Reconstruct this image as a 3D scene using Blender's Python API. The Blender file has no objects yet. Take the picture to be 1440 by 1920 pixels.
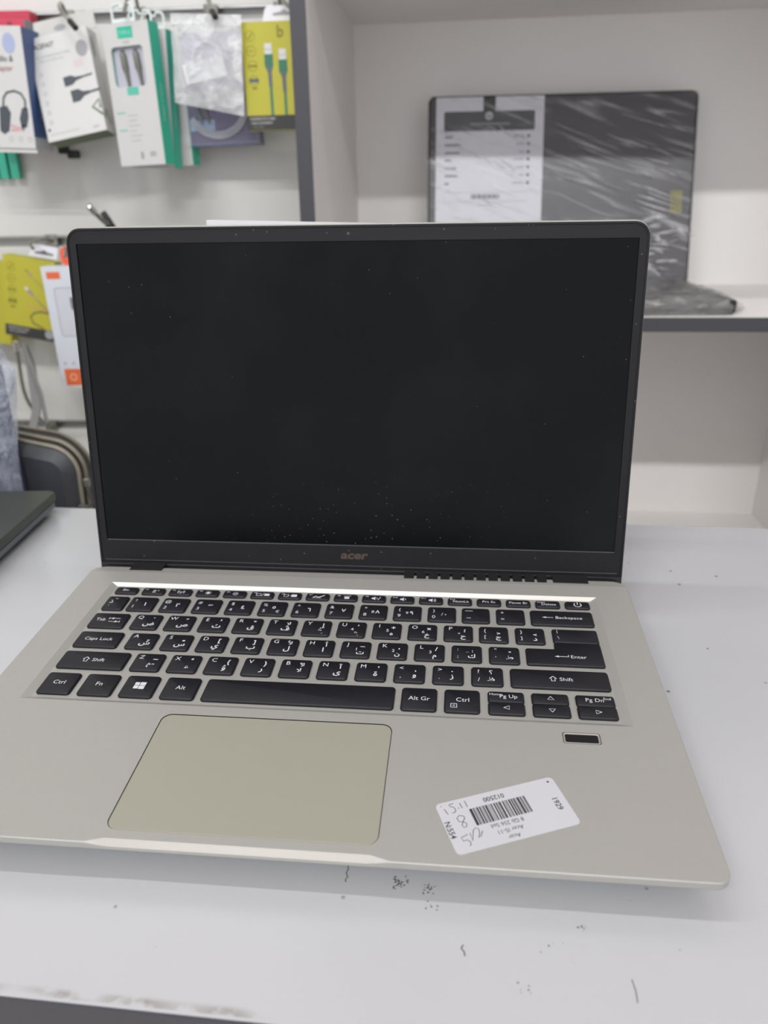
import bpy, bmesh, math, random
from mathutils import Vector, Matrix, noise
from math import sin, cos, pi, radians, atan2, hypot

S = bpy.context.scene
COL = S.collection
H = 0.90                      # counter top height above the floor (m)
MM = 0.001

# ------------------------------------------------------------------ camera
cam_d = bpy.data.cameras.new('camera')
cam = bpy.data.objects.new('camera', cam_d)
COL.objects.link(cam)
S.camera = cam
cam_d.sensor_fit = 'VERTICAL'
cam_d.sensor_height = 7.2
cam_d.sensor_width = 5.4
cam_d.lens = 1439.7 / 1920 * 7.2
cam_d.clip_start = 0.01
cam_d.clip_end = 50
R = ((0.99522203, -0.02223289, 0.09507263),
     (0.09638743, 0.37904283, -0.92034559),
     (-0.01557466, 0.92511201, 0.37937475))
cam.matrix_world = Matrix.Translation((0.062972, -0.207428, H + 0.235099)) @ Matrix(R).to_4x4()
cam_d.dof.use_dof = True
cam_d.dof.focus_distance = 0.37
cam_d.dof.aperture_fstop = 1.9

# ------------------------------------------------------------------ view, world, lights
S.view_settings.view_transform = 'Standard'
S.view_settings.look = 'None'
S.view_settings.gamma = 1
S.view_settings.use_curve_mapping = False
S.view_settings.exposure = 0.0
W = bpy.data.worlds.new('world')
S.world = W
W.use_nodes = True
W.node_tree.nodes['Background'].inputs[0].default_value = (0.87, 0.88, 0.92, 1)
W.node_tree.nodes['Background'].inputs[1].default_value = 1.5


def strip_light(x, y, z, lx, ly, power, aim=None, col=(0.985, 0.99, 1.0)):
    """a ceiling strip lamp; aim = point (m) its louvre is turned to, straight down by default"""
    d = bpy.data.lights.new('ceiling_strip_lamp', 'AREA')
    d.shape = 'RECTANGLE'
    d.size, d.size_y = lx, ly
    d.energy = power
    d.color = col
    o = bpy.data.objects.new('ceiling_strip_lamp', d)
    o.location = (x, y, H + z)
    if aim:
        v = Vector((aim[0] - x, aim[1] - y, aim[2] - z))
        o.rotation_euler = (math.atan2(v.y, -v.z), 0, 0)
    COL.objects.link(o)
    return o


strip_light(-0.95, -2.08, 2.28, 1.2, 0.09, 46, (0, 0.5, 0.2))
strip_light(0.75, -2.08, 2.28, 1.2, 0.09, 40, (0, 0.5, 0.2))
strip_light(-1.10, 0.12, 1.62, 0.7, 0.035, 4.2)
strip_light(-0.20, 0.12, 1.62, 0.7, 0.035, 5.0)
strip_light(0.75, 0.12, 1.62, 0.7, 0.035, 2.2)


# ------------------------------------------------------------------ materials
def lin(c):
    return tuple(((v / 255) / 12.92 if v / 255 <= 0.04045 else ((v / 255 + 0.055) / 1.055) ** 2.4) for v in c) + (1,)


MATS = {}


def mat(name, rgb, rough=0.5, metal=0.0, var=0.06, scale=40, bump=0.0, bscale=400, spec=0.5, alpha=1.0, coat=0.0):
    """a procedural material: noise-modulated colour and roughness, optional bump"""
    if name in MATS:
        return MATS[name]
    m = bpy.data.materials.new(name)
    m.use_nodes = True
    nt = m.node_tree
    b = nt.nodes['Principled BSDF']
    tc = nt.nodes.new('ShaderNodeTexCoord')
    n = nt.nodes.new('ShaderNodeTexNoise')
    n.inputs['Scale'].default_value = scale
    n.inputs['Detail'].default_value = 4
    nt.links.new(tc.outputs['Object'], n.inputs['Vector'])
    mx = nt.nodes.new('ShaderNodeMix')
    mx.data_type = 'RGBA'
    c = lin(rgb)
    mx.inputs[6].default_value = tuple(v * (1 - var) for v in c[:3]) + (1,)
    mx.inputs[7].default_value = tuple(min(1, v * (1 + var)) for v in c[:3]) + (1,)
    nt.links.new(n.outputs[0], mx.inputs[0])
    nt.links.new(mx.outputs[2], b.inputs['Base Color'])
    b.inputs['Roughness'].default_value = rough
    b.inputs['Metallic'].default_value = metal
    b.inputs['Specular IOR Level'].default_value = spec
    b.inputs['Alpha'].default_value = alpha
    b.inputs['Coat Weight'].default_value = coat
    if bump:
        n2 = nt.nodes.new('ShaderNodeTexNoise')
        n2.inputs['Scale'].default_value = bscale
        n2.inputs['Detail'].default_value = 3
        nt.links.new(tc.outputs['Object'], n2.inputs['Vector'])
        bp = nt.nodes.new('ShaderNodeBump')
        bp.inputs['Strength'].default_value = bump
        bp.inputs['Distance'].default_value = 0.0005
        nt.links.new(n2.outputs[0], bp.inputs['Height'])
        nt.links.new(bp.outputs[0], b.inputs['Normal'])
    MATS[name] = m
    return m


def N(m, t, **kw):
    n = m.node_tree.nodes.new(t)
    for k, v in kw.items():
        if k.startswith('i_'):
            n.inputs[k[2:].replace('_', ' ')].default_value = v
        else:
            setattr(n, k, v)
    return n


def L(m, a, b):
    m.node_tree.links.new(a, b)


def color_socket(m):
    b = m.node_tree.nodes['Principled BSDF']
    l = b.inputs['Base Color'].links[0]
    return l.from_socket


def ramp(m, src, stops):
    r = N(m, 'ShaderNodeValToRGB')
    e = r.color_ramp.elements
    while len(e) < len(stops):
        e.new(0.5)
    for el, (p, v) in zip(e, stops):
        el.position = p
        el.color = (v, v, v, 1)
    L(m, src, r.inputs[0])
    return r.outputs[0]


def overlay(m, mask, rgb, strength=1.0):
    """mix a stain / dust colour over the material's colour where mask is white"""
    b = m.node_tree.nodes['Principled BSDF']
    src = color_socket(m)
    mul = N(m, 'ShaderNodeMath', operation='MULTIPLY')
    L(m, mask, mul.inputs[0])
    mul.inputs[1].default_value = strength
    mx = N(m, 'ShaderNodeMix', data_type='RGBA')
    L(m, mul.outputs[0], mx.inputs[0])
    L(m, src, mx.inputs[6])
    mx.inputs[7].default_value = lin(rgb)
    L(m, mx.outputs[2], b.inputs['Base Color'])


def specks(m, scale, size, keep):
    """mask of small separate specks; keep = how few (0..1)"""
    tc = N(m, 'ShaderNodeTexCoord')
    v = N(m, 'ShaderNodeTexVoronoi')
    v.inputs['Scale'].default_value = scale
    L(m, tc.outputs['Object'], v.inputs['Vector'])
    d = ramp(m, v.outputs['Distance'], [(0, 1), (size, 1), (size * 1.5, 0)])
    sp = N(m, 'ShaderNodeSeparateColor')
    L(m, v.outputs['Color'], sp.inputs[0])
    k = ramp(m, sp.outputs[0], [(0, 0), (keep, 0), (keep + 0.01, 1)])
    mul = N(m, 'ShaderNodeMath', operation='MULTIPLY')
    L(m, d, mul.inputs[0])
    L(m, k, mul.inputs[1])
    return mul.outputs[0]


def M_(m1, m2, op='MULTIPLY', m=None):
    n = N(m, 'ShaderNodeMath', operation=op)
    L(m, m1, n.inputs[0])
    if isinstance(m2, (int, float)):
        n.inputs[1].default_value = m2
    else:
        L(m, m2, n.inputs[1])
    return n.outputs[0]


gold = mat('champagne_metal_paint', (163, 161, 157), rough=0.45, metal=0.25, var=0.05, scale=1500, bump=0.15, bscale=3000)
gold_trim_highlight = mat('champagne_trim_and_highlight', (158, 155, 149), rough=0.42, metal=0.2, var=0.03, scale=900)
pad_m = mat('touchpad_glass', (152, 150, 137), rough=0.5, metal=0.1, var=0.03, scale=1800)
key_m = mat('key_plastic', (20, 20, 27), rough=0.5, var=0.12, scale=60, bump=0.1, bscale=2500, spec=0.38)
legend_m = mat('key_legend_print', (205, 206, 212), rough=0.6, var=0.04)
bezel_m = mat('bezel_plastic', (17, 17, 20), rough=0.55, var=0.15, scale=60, bump=0.1, bscale=2500, spec=0.3)
black_m = mat('black_plastic', (22, 22, 24), rough=0.5, var=0.2)
logo_m = mat('bronze_logo_print', (88, 76, 70), rough=0.35, metal=0.5, var=0.1)
faint_m = mat('faded_grey_print', (158, 153, 145), rough=0.5, var=0.05)
rubber_m = mat('grey_rubber_line', (84, 85, 88), rough=0.6, var=0.1)
sticker_m = mat('sticker_paper', (190, 190, 195), rough=0.5, var=0.02)
ink_m = mat('black_print_ink', (40, 40, 44), rough=0.6, var=0.1)
inkgrey_m = mat('grey_print_ink', (150, 150, 155), rough=0.6, var=0.1, scale=300)
pen_m = mat('blue_black_pen', (62, 62, 74), rough=0.5, var=0.15, scale=600)

screen_m = mat('dark_lcd_glass', (7, 8, 10), rough=0.34, var=0.25, scale=9, spec=0.12)
b = screen_m.node_tree.nodes['Principled BSDF']
overlay(screen_m, specks(screen_m, 260, 0.055, 0.93), (120, 120, 120), 0.5)
tc = N(screen_m, 'ShaderNodeTexCoord')
mp = N(screen_m, 'ShaderNodeMapping')
mp.inputs['Location'].default_value = (-0.16, 0, -0.55)
mp.inputs['Scale'].default_value = (9, 1, 22)
L(screen_m, tc.outputs['Object'], mp.inputs[0])
gr = N(screen_m, 'ShaderNodeTexGradient', gradient_type='SPHERICAL')
L(screen_m, mp.outputs[0], gr.inputs[0])
dust = M_(specks(screen_m, 620, 0.11, 0.86), gr.outputs[1], m=screen_m)
overlay(screen_m, dust, (135, 135, 137), 1.2)
sm = N(screen_m, 'ShaderNodeTexNoise')
sm.inputs['Scale'].default_value = 11
sm.inputs['Detail'].default_value = 5
L(screen_m, tc.outputs['Object'], sm.inputs['Vector'])
overlay(screen_m, ramp(screen_m, sm.outputs[0], [(0.45, 0), (0.75, 1)]), (60, 62, 66), 0.10)
L(screen_m, ramp(screen_m, sm.outputs[0], [(0.35, 0.18), (0.7, 0.30)]), b.inputs['Roughness'])
overlay(bezel_m, specks(bezel_m, 400, 0.13, 0.95), (120, 118, 112), 0.6)

table_m = mat('white_laminate', (185, 186, 190), rough=0.3, var=0.015, scale=14, spec=0.5, coat=1.0)
_b = table_m.node_tree.nodes['Principled BSDF']
_b.inputs['Coat IOR'].default_value = 1.7
_b.inputs['Coat Roughness'].default_value = 0.22
overlay(table_m, specks(table_m, 85, 0.055, 0.72), (120, 118, 116), 0.7)
overlay(table_m, specks(table_m, 34, 0.03, 0.55), (80, 78, 76), 0.8)
tn = N(table_m, 'ShaderNodeTexCoord')
sx = N(table_m, 'ShaderNodeSeparateXYZ')
L(table_m, tn.outputs['Object'], sx.inputs[0])
wn = N(table_m, 'ShaderNodeTexNoise')
wn.inputs['Scale'].default_value = 95
wn.inputs['Detail'].default_value = 6
L(table_m, tn.outputs['Object'], wn.inputs['Vector'])
wn2 = N(table_m, 'ShaderNodeTexNoise')
wn2.inputs['Scale'].default_value = 18
L(table_m, tn.outputs['Object'], wn2.inputs['Vector'])
# worn strip along the front edge (object y between 1 and 4.5 mm)
band = M_(ramp(table_m, M_(sx.outputs[1], 100, m=table_m), [(0.08, 0), (0.14, 1), (0.30, 1), (0.46, 0)]),
          ramp(table_m, wn.outputs[0], [(0.46, 0), (0.56, 1)]), m=table_m)
band = M_(band, ramp(table_m, wn2.outputs[0], [(0.42, 0), (0.5, 1)]), m=table_m)
overlay(table_m, band, (122, 114, 104), 0.75)
edge_m = mat('grey_edge_band', (62, 62, 68), rough=0.5, var=0.06, scale=30)
scuff_m = mat('dark_scuff', (92, 90, 88), rough=0.8, var=0.25, scale=600)

board_m = mat('white_melamine', (234, 231, 228), rough=0.5, var=0.02, scale=8)
slat_m = mat('slatwall_white', (208, 208, 204), rough=0.42, var=0.02, scale=8)
groove_m = mat('slat_groove_metal', (150, 150, 148), rough=0.35, metal=0.5, var=0.15, scale=30)
plaster_m = mat('painted_plaster', (206, 195, 190), rough=0.8, var=0.04, scale=5, bump=0.1)
floor_m = mat('floor_tile', (205, 200, 194), rough=0.35, var=0.1, scale=3)
ceil_m = mat('ceiling_paint', (214, 214, 210), rough=0.9, var=0.02)
white_card = mat('white_card', (200, 200, 198), rough=0.42, var=0.02)
grey_card = mat('grey_hang_tab', (188, 188, 184), rough=0.5, var=0.03)
green_card = mat('teal_green_card', (58, 180, 150), rough=0.45, var=0.03)
green_dark = mat('olive_green_card', (96, 112, 84), rough=0.5, var=0.05)
blue_card = mat('navy_blue_card', (62, 84, 132), rough=0.45, var=0.05)
red_card = mat('crimson_card', (190, 62, 84), rough=0.45, var=0.05)
yellow_card = mat('lime_yellow_card', (178, 172, 52), rough=0.45, var=0.03)
olive_ink = mat('olive_print', (128, 122, 24), rough=0.5, var=0.05)
dark_card = mat('charcoal_card', (48, 48, 48), rough=0.5, var=0.1)
orange_card = mat('orange_card', (216, 104, 58), rough=0.45, var=0.04)
tagorange_m = mat('orange_red_plastic', (232, 92, 66), rough=0.35, var=0.05)
lilac_m = mat('lilac_tray', (186, 184, 196), rough=0.35, var=0.03)
cable_m = mat('grey_cable', (92, 98, 104), rough=0.5, var=0.1)
cable_dark = mat('slate_cable', (66, 72, 80), rough=0.5, var=0.15)
teal_cable = mat('teal_cable', (52, 112, 88), rough=0.5, var=0.1)
steel_m = mat('hook_steel', (140, 140, 132), rough=0.3, metal=0.7, var=0.1)
bright_steel = mat('bright_steel', (210, 210, 208), rough=0.2, metal=0.9, var=0.05)
purple_m = mat('lavender_package', (122, 104, 154), rough=0.4, var=0.15, scale=25)
purple_dark = mat('slate_blue_edge', (96, 98, 130), rough=0.4, var=0.1)
sleeve_m = mat('charcoal_leatherette', (58, 59, 64), rough=0.5, var=0.15, scale=25, bump=0.5, bscale=900)
sleeve_dark = mat('black_gusset', (36, 34, 33), rough=0.6, var=0.15)
zip_m = mat('tan_zip_tape', (142, 136, 122), rough=0.4, metal=0.2, var=0.15, scale=300)
ribbon_m = mat('plain_grey_ribbon', (124, 124, 124), rough=0.7, var=0.1, scale=200)
lid_dark = mat('dark_olive_lid', (58, 63, 58), rough=0.4, metal=0.2, var=0.05)
silver_dark = mat('gunmetal_side', (104, 110, 116), rough=0.4, metal=0.35, var=0.05)
hp_m = mat('black_laptop_screen', (50, 46, 50), rough=0.35, var=0.25, scale=14)
bluepack_m = mat('blue_plastic_pack', (48, 120, 190), rough=0.3, var=0.15, scale=60)


def film_mat(name, rgb, alpha, rough, stretch, scale, crease, rot=0.0, dist=0.004):
    """clear wrapping film: see-through, glossy, wrinkled, whiter along its creases"""
    m = mat(name, rgb, rough=rough, var=0.03, alpha=alpha)
    b = m.node_tree.nodes['Principled BSDF']
    tc = N(m, 'ShaderNodeTexCoord')
    mp = N(m, 'ShaderNodeMapping')
    mp.inputs['Rotation'].default_value = (0, rot, 0)
    mp2 = N(m, 'ShaderNodeMapping')
    mp2.inputs['Scale'].default_value = stretch
    L(m, tc.outputs['Object'], mp.inputs[0])
    L(m, mp.outputs[0], mp2.inputs[0])
    n = N(m, 'ShaderNodeTexNoise')
    n.inputs['Scale'].default_value = scale
    n.inputs['Detail'].default_value = 5
    n.inputs['Distortion'].default_value = 0.6
    L(m, mp2.outputs[0], n.inputs['Vector'])
    bp = N(m, 'ShaderNodeBump')
    bp.inputs['Strength'].default_value = 1.0
    bp.inputs['Distance'].default_value = dist
    L(m, n.outputs[0], bp.inputs['Height'])
    L(m, bp.outputs[0], b.inputs['Normal'])
    cr = ramp(m, n.outputs[0], [(0.52, alpha), (0.70, crease)])
    L(m, cr, b.inputs['Alpha'])
    return m


film_m = film_mat('stretch_film', (214, 214, 216), 0.10, 0.16, (1.0, 1.0, 9.0), 11, 0.48, rot=radians(-20))
bag_m = film_mat('clear_bag_plastic', (226, 227, 228), 0.42, 0.12, (1, 1, 1), 42, 0.88, dist=0.007)
sack_m = film_mat('crinkled_clear_sack', (176, 182, 196), 0.30, 0.12, (1, 1, 0.7), 48, 0.80, dist=0.02)
blister_m = mat('clear_blister', (220, 222, 230), rough=0.12, var=0.02, alpha=0.12)


# ------------------------------------------------------------------ mesh builder (local units: mm)
_tcache = {}
_tmp = None


def text_geo(s, bold=0.0, res=3):
    k = (s, bold)
    if k in _tcache:
        return _tcache[k]
    cu = bpy.data.curves.new('t', 'FONT')
    cu.body = s
    cu.size = 1
    cu.align_x = 'CENTER'
    cu.offset = bold
    cu.resolution_u = res
    o = bpy.data.objects.new('t', cu)
    COL.objects.link(o)
    dg = bpy.context.evaluated_depsgraph_get()
    me = bpy.data.meshes.new_from_object(o.evaluated_get(dg))
    vs = [v.co.copy() for v in me.vertices]
    fs = [tuple(p.vertices) for p in me.polygons]
    bpy.data.objects.remove(o)
    bpy.data.curves.remove(cu)
    bpy.data.meshes.remove(me)
    _tcache[k] = (vs, fs)
    return vs, fs


def offset_poly(pts, d):
    """inset a CCW polygon by d"""
    n = len(pts)
    out = []
    for i in range(n):
        p0, p1, p2 = Vector(pts[i - 1]), Vector(pts[i]), Vector(pts[(i + 1) % n])
        e1, e2 = (p1 - p0).normalized(), (p2 - p1).normalized()
        n1, n2 = Vector((-e1.y, e1.x)), Vector((-e2.y, e2.x))
        k = 1 + n1.dot(n2)
        out.append(tuple(p1 + (n1 + n2) * (d / k)) if k > 1e-6 else tuple(p1 + n1 * d))
    return out


def fillet(pts, rad, seg=4):
    n = len(pts)
    out = []
    for i in range(n):
        p0, p1, p2 = Vector(pts[i - 1]), Vector(pts[i]), Vector(pts[(i + 1) % n])
        r = rad[i] if isinstance(rad, (list, tuple)) else rad
        if r <= 0.01:
            out.append(tuple(p1))
            continue
        a, c = (p0 - p1).normalized(), (p2 - p1).normalized()
        ang = a.angle(c)
        t = r / math.tan(ang / 2)
        q1, q2 = p1 + a * t, p1 + c * t
        ctr = p1 + (a + c).normalized() * (r / sin(ang / 2))
        a1 = atan2(q1.y - ctr.y, q1.x - ctr.x)
        a2 = atan2(q2.y - ctr.y, q2.x - ctr.x)
        dA = (a2 - a1 + pi) % (2 * pi) - pi
        for k in range(seg + 1):
            th = a1 + dA * k / seg
            out.append((ctr.x + r * cos(th), ctr.y + r * sin(th)))
    return out


def rect(x0, x1, y0, y1):
    return [(x0, y0), (x1, y0), (x1, y1), (x0, y1)]


class MB:
    def __init__(s, M=None):
        s.v, s.f, s.m, s.mats = [], [], [], []
        s.M = M or Matrix.Identity(4)

    def mi(s, m):
        if m not in s.mats:
            s.mats.append(m)
        return s.mats.index(m)

    def add(s, vs, fs, m):
        o = len(s.v)
        s.v += [s.M @ Vector(p) for p in vs]
        s.f += [tuple(i + o for i in f) for f in fs]
        s.m += [s.mi(m)] * len(fs)
        return s

    def box(s, x0, x1, y0, y1, z0, z1, m, faces=None, bev=0.0):
        """faces: optional dict of material per side 'x-','x+','y-','y+','z-','z+'"""
        if bev > 0:
            loops = []
            P = lambda i, z: [(x, y, z) for x, y in rect(x0 + i, x1 - i, y0 + i, y1 - i)]
            return s.loft([[(x, y, z) for x, y in fillet(rect(x0 + i, x1 - i, y0 + i, y1 - i), max(bev * 1.0 - i, 0.02), 2)] for i, z in
                           ((bev, z0), (0, z0 + bev), (0, z1 - bev), (bev, z1))], m)
        v = [(x0, y0, z0), (x1, y0, z0), (x1, y1, z0), (x0, y1, z0), (x0, y0, z1), (x1, y0, z1), (x1, y1, z1), (x0, y1, z1)]
        F = {'z-': (3, 2, 1, 0), 'z+': (4, 5, 6, 7), 'y-': (0, 1, 5, 4), 'x+': (1, 2, 6, 5), 'y+': (2, 3, 7, 6), 'x-': (3, 0, 4, 7)}
        o = len(s.v)
        s.v += [s.M @ Vector(p) for p in v]
        for k, f in F.items():
            s.f.append(tuple(i + o for i in f))
            s.m.append(s.mi((faces or {}).get(k, m)))
        return s

    def loft(s, loops, m, cap0=True, cap1=True, closed=True):
        n = len(loops[0])
        vs = [p for l in loops for p in l]
        fs = []
        for a in range(len(loops) - 1):
            for i in range(n if closed else n - 1):
                j = (i + 1) % n
                fs.append((a * n + i, a * n + j, (a + 1) * n + j, (a + 1) * n + i))
        if cap0:
            fs.append(tuple(range(n - 1, -1, -1)))
        if cap1:
            fs.append(tuple((len(loops) - 1) * n + i for i in range(n)))
        return s.add(vs, fs, m)

    def tube(s, pts, r, m, seg=8, flat=None, normal=Vector((0, 1, 0))):
        """sweep a circle (or flat ribbon section) along points"""
        pts = [Vector(p) for p in pts]
        loops = []
        up = None
        for i, p in enumerate(pts):
            d = (pts[min(i + 1, len(pts) - 1)] - pts[max(i - 1, 0)]).normalized()
            if up is None:
                up = Vector((0, 0, 1)) if abs(d.z) < 0.9 else Vector((0, 1, 0))
            a = d.cross(up).normalized()
            c = a.cross(d).normalized()
            up = c
            rr = r[i] if isinstance(r, (list, tuple)) else r
            if flat:
                a = d.cross(normal).normalized()
                c = a.cross(d).normalized()
                w, t = flat
                loops.append([tuple(p + a * w / 2 + c * t / 2), tuple(p - a * w / 2 + c * t / 2), tuple(p - a * w / 2 - c * t / 2), tuple(p + a * w / 2 - c * t / 2)])
            else:
                loops.append([tuple(p + a * rr * cos(2 * pi * k / seg) + c * rr * sin(2 * pi * k / seg)) for k in range(seg)])
        return s.loft(loops, m)

    def poly(s, pts, m):
        return s.add(pts, [tuple(range(len(pts)))], m)

    def text(s, t, x, y, size, m, A=None, bold=0.0, sx=1.0, shear=0.0):
        """flat lettering in the plane of A (4x4 local frame: x right, y up, z out)"""
        vs, fs = text_geo(t, bold)
        A = A or Matrix.Identity(4)
        return s.add([A @ Vector((x + (p.x * sx + p.y * shear) * size, y + p.y * size, 0)) for p in vs], fs, m)

    def flat(s, pts2, m, A):
        return s.poly([A @ Vector((p[0], p[1], 0)) for p in pts2], m)

    def stroke(s, pts2, w, m, A=None):
        """flat pen stroke through 2-D points"""
        A = A or Matrix.Identity(4)
        pts = [Vector(p) for p in pts2]
        Lp, Rp = [], []
        for i, p in enumerate(pts):
            d = (pts[min(i + 1, len(pts) - 1)] - pts[max(i - 1, 0)])
            d = d.normalized() if d.length > 1e-6 else Vector((1, 0))
            n = Vector((-d.y, d.x)) * w / 2
            Lp.append(p + n)
            Rp.append(p - n)
        vs = [tuple(A @ Vector((q.x, q.y, 0))) for q in Lp + Rp]
        k = len(pts)
        return s.add(vs, [(k + i, k + i + 1, i + 1, i) for i in range(k - 1)], m)

    def ring(s, x, y, r0, r1, m, A, seg=28):
        vs = []
        for k in range(seg):
            a = 2 * pi * k / seg
            vs += [A @ Vector((x + r0 * cos(a), y + r0 * sin(a), 0)), A @ Vector((x + r1 * cos(a), y + r1 * sin(a), 0))]
        fs = [(2 * k, 2 * k + 1, (2 * k + 3) % (2 * seg), (2 * k + 2) % (2 * seg)) for k in range(seg)]
        return s.add(vs, fs, m)

    def disc(s, x, y, r, m, A, seg=20, ry=None):
        return s.flat([(x + r * cos(2 * pi * k / seg), y + (ry or r) * sin(2 * pi * k / seg)) for k in range(seg)], m, A)

    def build(s, name, parent=None, smooth=30, loc=None, rot=None):
        me = bpy.data.meshes.new(name)
        me.from_pydata([tuple(v * MM) for v in s.v], [], s.f)
        for m in s.mats:
            me.materials.append(m)
        me.polygons.foreach_set('material_index', s.m)
        me.update()
        if smooth:
            me.polygons.foreach_set('use_smooth', [True] * len(me.polygons))
            me.set_sharp_from_angle(angle=radians(smooth))
        o = bpy.data.objects.new(name, me)
        COL.objects.link(o)
        if parent:
            o.parent = parent
        if loc:
            o.location = (loc[0] * MM, loc[1] * MM, loc[2] * MM + H)
        if rot:
            o.rotation_euler = rot
        return o


def tag(o, label=None, cat=None, group=None, kind=None):
    if label:
        o['label'] = label
    if cat:
        o['category'] = cat
    if group:
        o['group'] = group
    if kind:
        o['kind'] = kind
    return o


def thing(name, loc, rot=(0, 0, 0), label=None, cat=None, group=None):
    o = bpy.data.objects.new(name, None)
    o.empty_display_size = 0.02
    COL.objects.link(o)
    o.location = (loc[0] * MM, loc[1] * MM, loc[2] * MM + H)
    o.rotation_euler = rot
    return tag(o, label, cat, group)


# frames for printing on faces
FRONT = lambda y: Matrix(((1, 0, 0, 0), (0, 0, -1, y), (0, 1, 0, 0), (0, 0, 0, 1)))        # x right, y->z, facing -y
SIDE = lambda x: Matrix(((0, 0, 1, x), (1, 0, 0, 0), (0, 1, 0, 0), (0, 0, 0, 1)))         # x->+y, y->z, facing +x
UP = lambda z: Matrix.Translation((0, 0, z))

# ------------------------------------------------------------------ room
mb = MB().box(-3000, 3000, -3500, 1100, -20, 0, floor_m)
tag(mb.build('floor', loc=(0, 0, -900)), 'grey floor of the shop', kind='structure')
mb = MB().box(-3000, 3000, -3500, 1100, 0, 20, ceil_m)
tag(mb.build('ceiling', loc=(0, 0, 2300)), kind='structure')
mb = MB().box(-3000, 3000, 0, 60, 0, 3200, plaster_m)
tag(mb.build('wall_back', loc=(0, 1062, -900)), kind='structure')
mb = MB().box(-60, 0, -3500, 1122, 0, 3200, plaster_m)
tag(mb.build('wall_left', loc=(-3000, 0, -900)), kind='structure')
mb = MB().box(0, 60, -3500, 1122, 0, 3200, plaster_m)
tag(mb.build('wall_right', loc=(3000, 0, -900)), kind='structure')

# ------------------------------------------------------------------ display counter
ty = radians(-1.0)
counter = thing('display_counter', (0, -50.4, -900), (0, 0, ty),
                'white laminate display counter with a chipped grey front edge under the open laptop', 'counter')
DEP = 410.6
mb = MB().box(-1300, 1300, 0, DEP, 877.7, 896.5, table_m)
top = mb.build('counter_top', counter)
mb = MB().box(-1300, 1300, -1.2, 0, 877.5, 896.2, edge_m)
tag(mb.build('edge_band', counter), 'dark grey edge band')
mb = MB().box(-1290, 1290, 30, DEP - 20, 60, 877.5, board_m).box(-1270, 1270, 60, DEP - 40, 0, 60, edge_m)
mb.build('cabinet_body', counter)
# marks of wear on the top
random.seed(4)
mb = MB(Matrix.Translation((0, 50.4, 896.56)) @ Matrix.Rotation(0, 4, 'Z'))
Rt = Matrix.Rotation(-ty, 4, 'Z')


def tl(x, y):
    p = Rt @ Vector((x, y + 50.4, 0))
    return (p.x, p.y - 50.4)


mb.stroke([tl(24.0, 13), tl(24.3, 10.5), tl(23.8, 9), tl(24.6, 7), tl(23.9, 5.6), tl(24.3, 4.6)], 0.45, scuff_m)
mb.stroke([tl(68.3, -18), tl(67.6, -19.4), tl(68.6, -20.6), tl(68.9, -22.2)], 0.5, scuff_m)
mb.stroke([tl(123.3, -26), tl(123.8, -30), tl(123.6, -34)], 0.35, scuff_m)
mb.stroke([tl(106.3, 63.5), tl(108.8, 63.8)], 0.7, scuff_m)


def blot(cx, cy, n, r):
    for _ in range(n):
        x, y = cx + random.gauss(0, r), cy + random.gauss(0, r * 0.8)
        q = tl(x, y)
        s_ = random.uniform(0.12, 0.5)
        mb.poly([(q[0] + s_ * random.uniform(.6, 1.2) * cos(a), q[1] + s_ * random.uniform(.5, 1.1) * sin(a), 0) for a in [k * pi / 3 for k in range(6)]], scuff_m)


blot(43.6, 6.0, 40, 1.6)
blot(55.0, 4.6, 26, 1.5)
blot(110.5, -7.8, 9, 0.7)
blot(56, -3, 7, 2)
blot(100, -17, 5, 3)
blot(88, -33, 6, 2)
tag(mb.build('scuff_mark', counter), 'dark scuffs and crumbs of dirt', kind='stuff')

# ------------------------------------------------------------------ open laptop in front
tilt = 0.0588703
lap = thing('laptop', (0, 0, 13), (tilt, 0, 0),
            'open champagne gold laptop with a black screen and an inventory sticker on its palm rest', 'laptop')
HW, YB, YS, RR = 161.4, 206.3, 197.8, 8.5


def base_loop(inset, z, scoop=None):
    pts = []
    raw = [(-HW, 0), (-74, 0), (-67, 0), (34, 0), (41.5, 0), (HW, 0), (HW, YB), (-HW, YB)]
    ins = offset_poly(raw, inset)
    fl = fillet(ins, [max(5.5 - inset, .5), 0, 0, 0, 0, max(5.5 - inset, .5), max(RR - inset, .5), max(RR - inset, .5)], 6)
    out = []
    for x, y in fl:
        zz = z
        if scoop and y < 2 and -68 < x < 35:
            y, zz = scoop
        if y > YS and z > -3:
            zz = z - (y - YS) * 0.17
        out.append((x, y, zz))
    return out


loops = [base_loop(0.35, 0, (2.5, 0.0)), base_loop(0.0, -0.35, (0.35, -1.9)), base_loop(0, -3.2, None), base_loop(0.5, -3.9), base_loop(8, -11.4)]
mb = MB()
mb.loft(loops[::-1], gold, cap0=True, cap1=False)
# top skin with openings for keyboard and touchpad, and the slope behind
bm = bmesh.new()
o_top = [p for p in loops[0]]
ycut = YS
front = [p for p in o_top if p[1] <= ycut + 1e-3]
rear = [p for p in o_top if p[1] > ycut + 1e-3]
i0 = o_top.index(rear[0])
front = o_top[i0 + len(rear):] + o_top[:i0]
xr = HW - 0.35
front = front + [(xr, ycut, 0), (-xr, ycut, 0)]
KX0, KX1, KY0, KY1 = -142.3, 142.3, 78.5, 185.5
TX, TW, TY0, TY1 = -16.3, 52.5, 6.8, 72.2
holes = [[(x, y, 0) for x, y in rect(KX0, KX1, KY0, KY1)],
         [(x, y, 0) for x, y in fillet(rect(TX - TW - .3, TX + TW + .3, TY0 - .3, TY1 + .3), 4.8, 6)],
         [(x, y, 0) for x, y in fillet(rect(110.6, 126.8, 66.0, 73.0), 1.2, 4)]]
edges = []
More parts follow.
